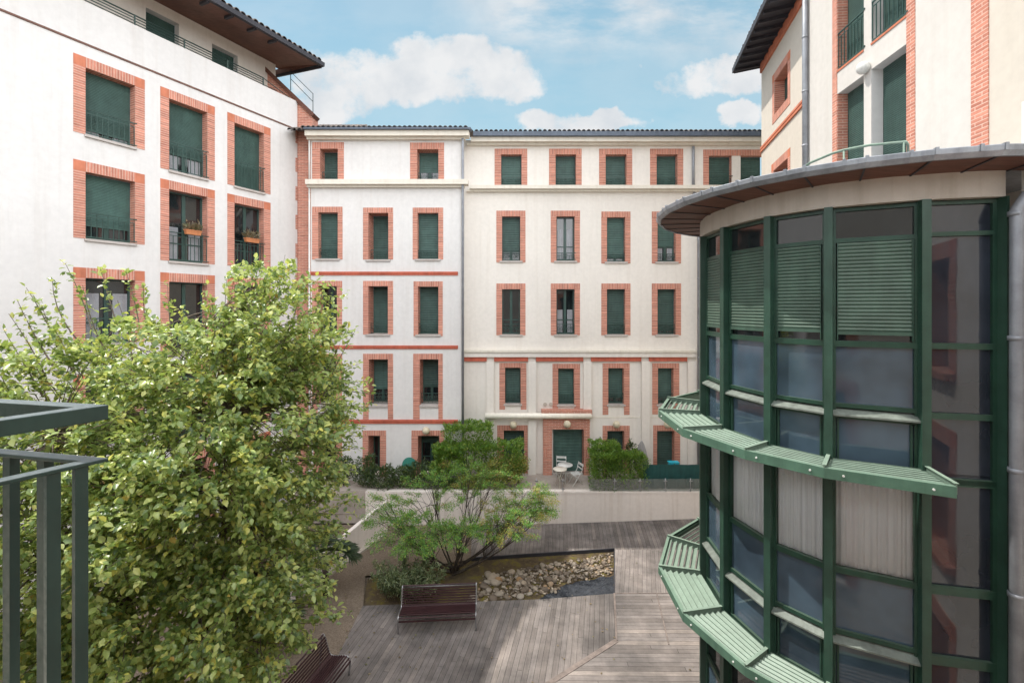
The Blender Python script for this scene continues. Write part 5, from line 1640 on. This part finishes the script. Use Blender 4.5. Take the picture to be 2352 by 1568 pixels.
# veil of thin cloud high up
vt = nd('ShaderNodeMapRange'); vt.interpolation_type = 'SMOOTHSTEP'; vt.inputs[1].default_value = .48; vt.inputs[2].default_value = .66; Lk.new(Vv, vt.inputs[0])
vr = nd('ShaderNodeMapRange'); vr.interpolation_type = 'SMOOTHSTEP'; vr.inputs[1].default_value = -.25; vr.inputs[2].default_value = .05; Lk.new(U, vr.inputs[0])
wis = nd('ShaderNodeMapRange'); wis.interpolation_type = 'SMOOTHSTEP'; wis.inputs[1].default_value = .32; wis.inputs[2].default_value = .60; Lk.new(nw, wis.inputs[0])
veil = mth('MULTIPLY', mth('MULTIPLY', vt.outputs[0], vr.outputs[0]), wis.outputs[0])
haze = mth('MULTIPLY', wis.outputs[0], .16, True)
fac = mth('MAXIMUM', mth('MAXIMUM', dens, mth('MULTIPLY', veil, .92)), haze)
ahead = nd('ShaderNodeMapRange'); ahead.interpolation_type = 'SMOOTHSTEP'; ahead.inputs[1].default_value = .25; ahead.inputs[2].default_value = .5; Lk.new(Y, ahead.inputs[0])
# shading of the clouds: brighter tops, grey flat bases
cr = nd('ShaderNodeValToRGB'); cr.color_ramp.elements[0].position = .32; cr.color_ramp.elements[0].color = (.70, .74, .78, 1); cr.color_ramp.elements[1].position = .60; cr.color_ramp.elements[1].color = (.86, .87, .88, 1)
Lk.new(nfine, cr.inputs[0])
bgc = nd('ShaderNodeBackground'); Lk.new(cr.outputs[0], bgc.inputs[0]); bgc.inputs[1].default_value = 1.0
# pale summer haze between the eye and the blue
bgh = nd('ShaderNodeBackground'); bgh.inputs[0].default_value = (.42, .69, .82, 1); bgh.inputs[1].default_value = 1.0
hz = nd('ShaderNodeMapRange'); hz.inputs[1].default_value = .75; hz.inputs[2].default_value = .30; hz.inputs[3].default_value = .55; hz.inputs[4].default_value = .92; Lk.new(V0, hz.inputs[0])
mixh = nd('ShaderNodeMixShader'); Lk.new(hz.outputs[0], mixh.inputs[0]); Lk.new(bgs.outputs[0], mixh.inputs[1]); Lk.new(bgh.outputs[0], mixh.inputs[2])
mixf = nd('ShaderNodeMixShader'); Lk.new(fac, mixf.inputs[0]); Lk.new(mixh.outputs[0], mixf.inputs[1]); Lk.new(bgc.outputs[0], mixf.inputs[2])
# unseen bright cloud, added over and behind the courtyard to lift shaded walls
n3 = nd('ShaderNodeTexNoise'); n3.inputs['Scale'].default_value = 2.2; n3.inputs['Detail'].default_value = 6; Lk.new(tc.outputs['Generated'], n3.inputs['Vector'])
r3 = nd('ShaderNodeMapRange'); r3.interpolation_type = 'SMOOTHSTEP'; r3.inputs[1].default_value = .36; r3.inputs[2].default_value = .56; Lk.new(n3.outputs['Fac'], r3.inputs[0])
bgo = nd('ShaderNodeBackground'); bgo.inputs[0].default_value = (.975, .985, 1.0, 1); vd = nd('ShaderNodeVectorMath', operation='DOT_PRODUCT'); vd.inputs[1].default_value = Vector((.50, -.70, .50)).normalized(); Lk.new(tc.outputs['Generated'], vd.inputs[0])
fill = nd('ShaderNodeMapRange'); fill.interpolation_type = 'SMOOTHSTEP'; fill.inputs[1].default_value = .45; fill.inputs[2].default_value = .85; fill.inputs[3].default_value = 2.3; fill.inputs[4].default_value = 5.0; Lk.new(vd.outputs['Value'], fill.inputs[0])
Lk.new(fill.outputs[0], bgo.inputs[1])          # added fill: this unseen cloud is strongest opposite the sun
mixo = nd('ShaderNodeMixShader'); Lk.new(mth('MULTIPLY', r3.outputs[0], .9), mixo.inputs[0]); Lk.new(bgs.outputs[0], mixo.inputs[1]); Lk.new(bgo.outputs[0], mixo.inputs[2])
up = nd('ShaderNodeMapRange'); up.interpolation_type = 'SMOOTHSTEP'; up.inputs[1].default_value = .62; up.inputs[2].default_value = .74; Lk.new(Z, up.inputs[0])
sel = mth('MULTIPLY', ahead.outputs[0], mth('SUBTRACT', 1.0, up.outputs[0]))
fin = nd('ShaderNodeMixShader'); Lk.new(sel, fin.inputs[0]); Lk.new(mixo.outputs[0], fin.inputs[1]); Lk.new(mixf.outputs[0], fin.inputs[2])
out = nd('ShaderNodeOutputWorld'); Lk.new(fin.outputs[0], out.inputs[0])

sd = bpy.data.lights.new('sun', 'SUN'); sd.energy = 4.7; sd.angle = R(.53); sd.color = (1.0, .95, .87)
so = bpy.data.objects.new('sun', sd); COL.objects.link(so)
tos = Vector((-.96*math.cos(EL), .28*math.cos(EL), math.sin(EL)))
so.rotation_euler = tos.to_track_quat('Z', 'Y').to_euler(); so.location = (0, 0, 40)

cam = bpy.data.cameras.new('camera'); co_ = bpy.data.objects.new('camera', cam); COL.objects.link(co_)
co_.location = (0, 0, CH); co_.rotation_euler = (R(90), 0, 0)
cam.sensor_width = 36; cam.lens = 36*FPX/2352; cam.shift_y = -(784-HY)/2352; cam.clip_start = .05; cam.clip_end = 1000
scene.camera = co_
scene.view_settings.view_transform = 'Standard'; scene.view_settings.look = 'None'; scene.view_settings.exposure = 0; scene.view_settings.gamma = 1
scene.render.engine = 'CYCLES'
scene.cycles.use_adaptive_sampling = True; scene.cycles.adaptive_threshold = .02
scene.cycles.max_bounces = 7; scene.cycles.diffuse_bounces = 4; scene.cycles.transparent_max_bounces = 16; scene.cycles.glossy_bounces = 4
scene.cycles.use_denoising = True
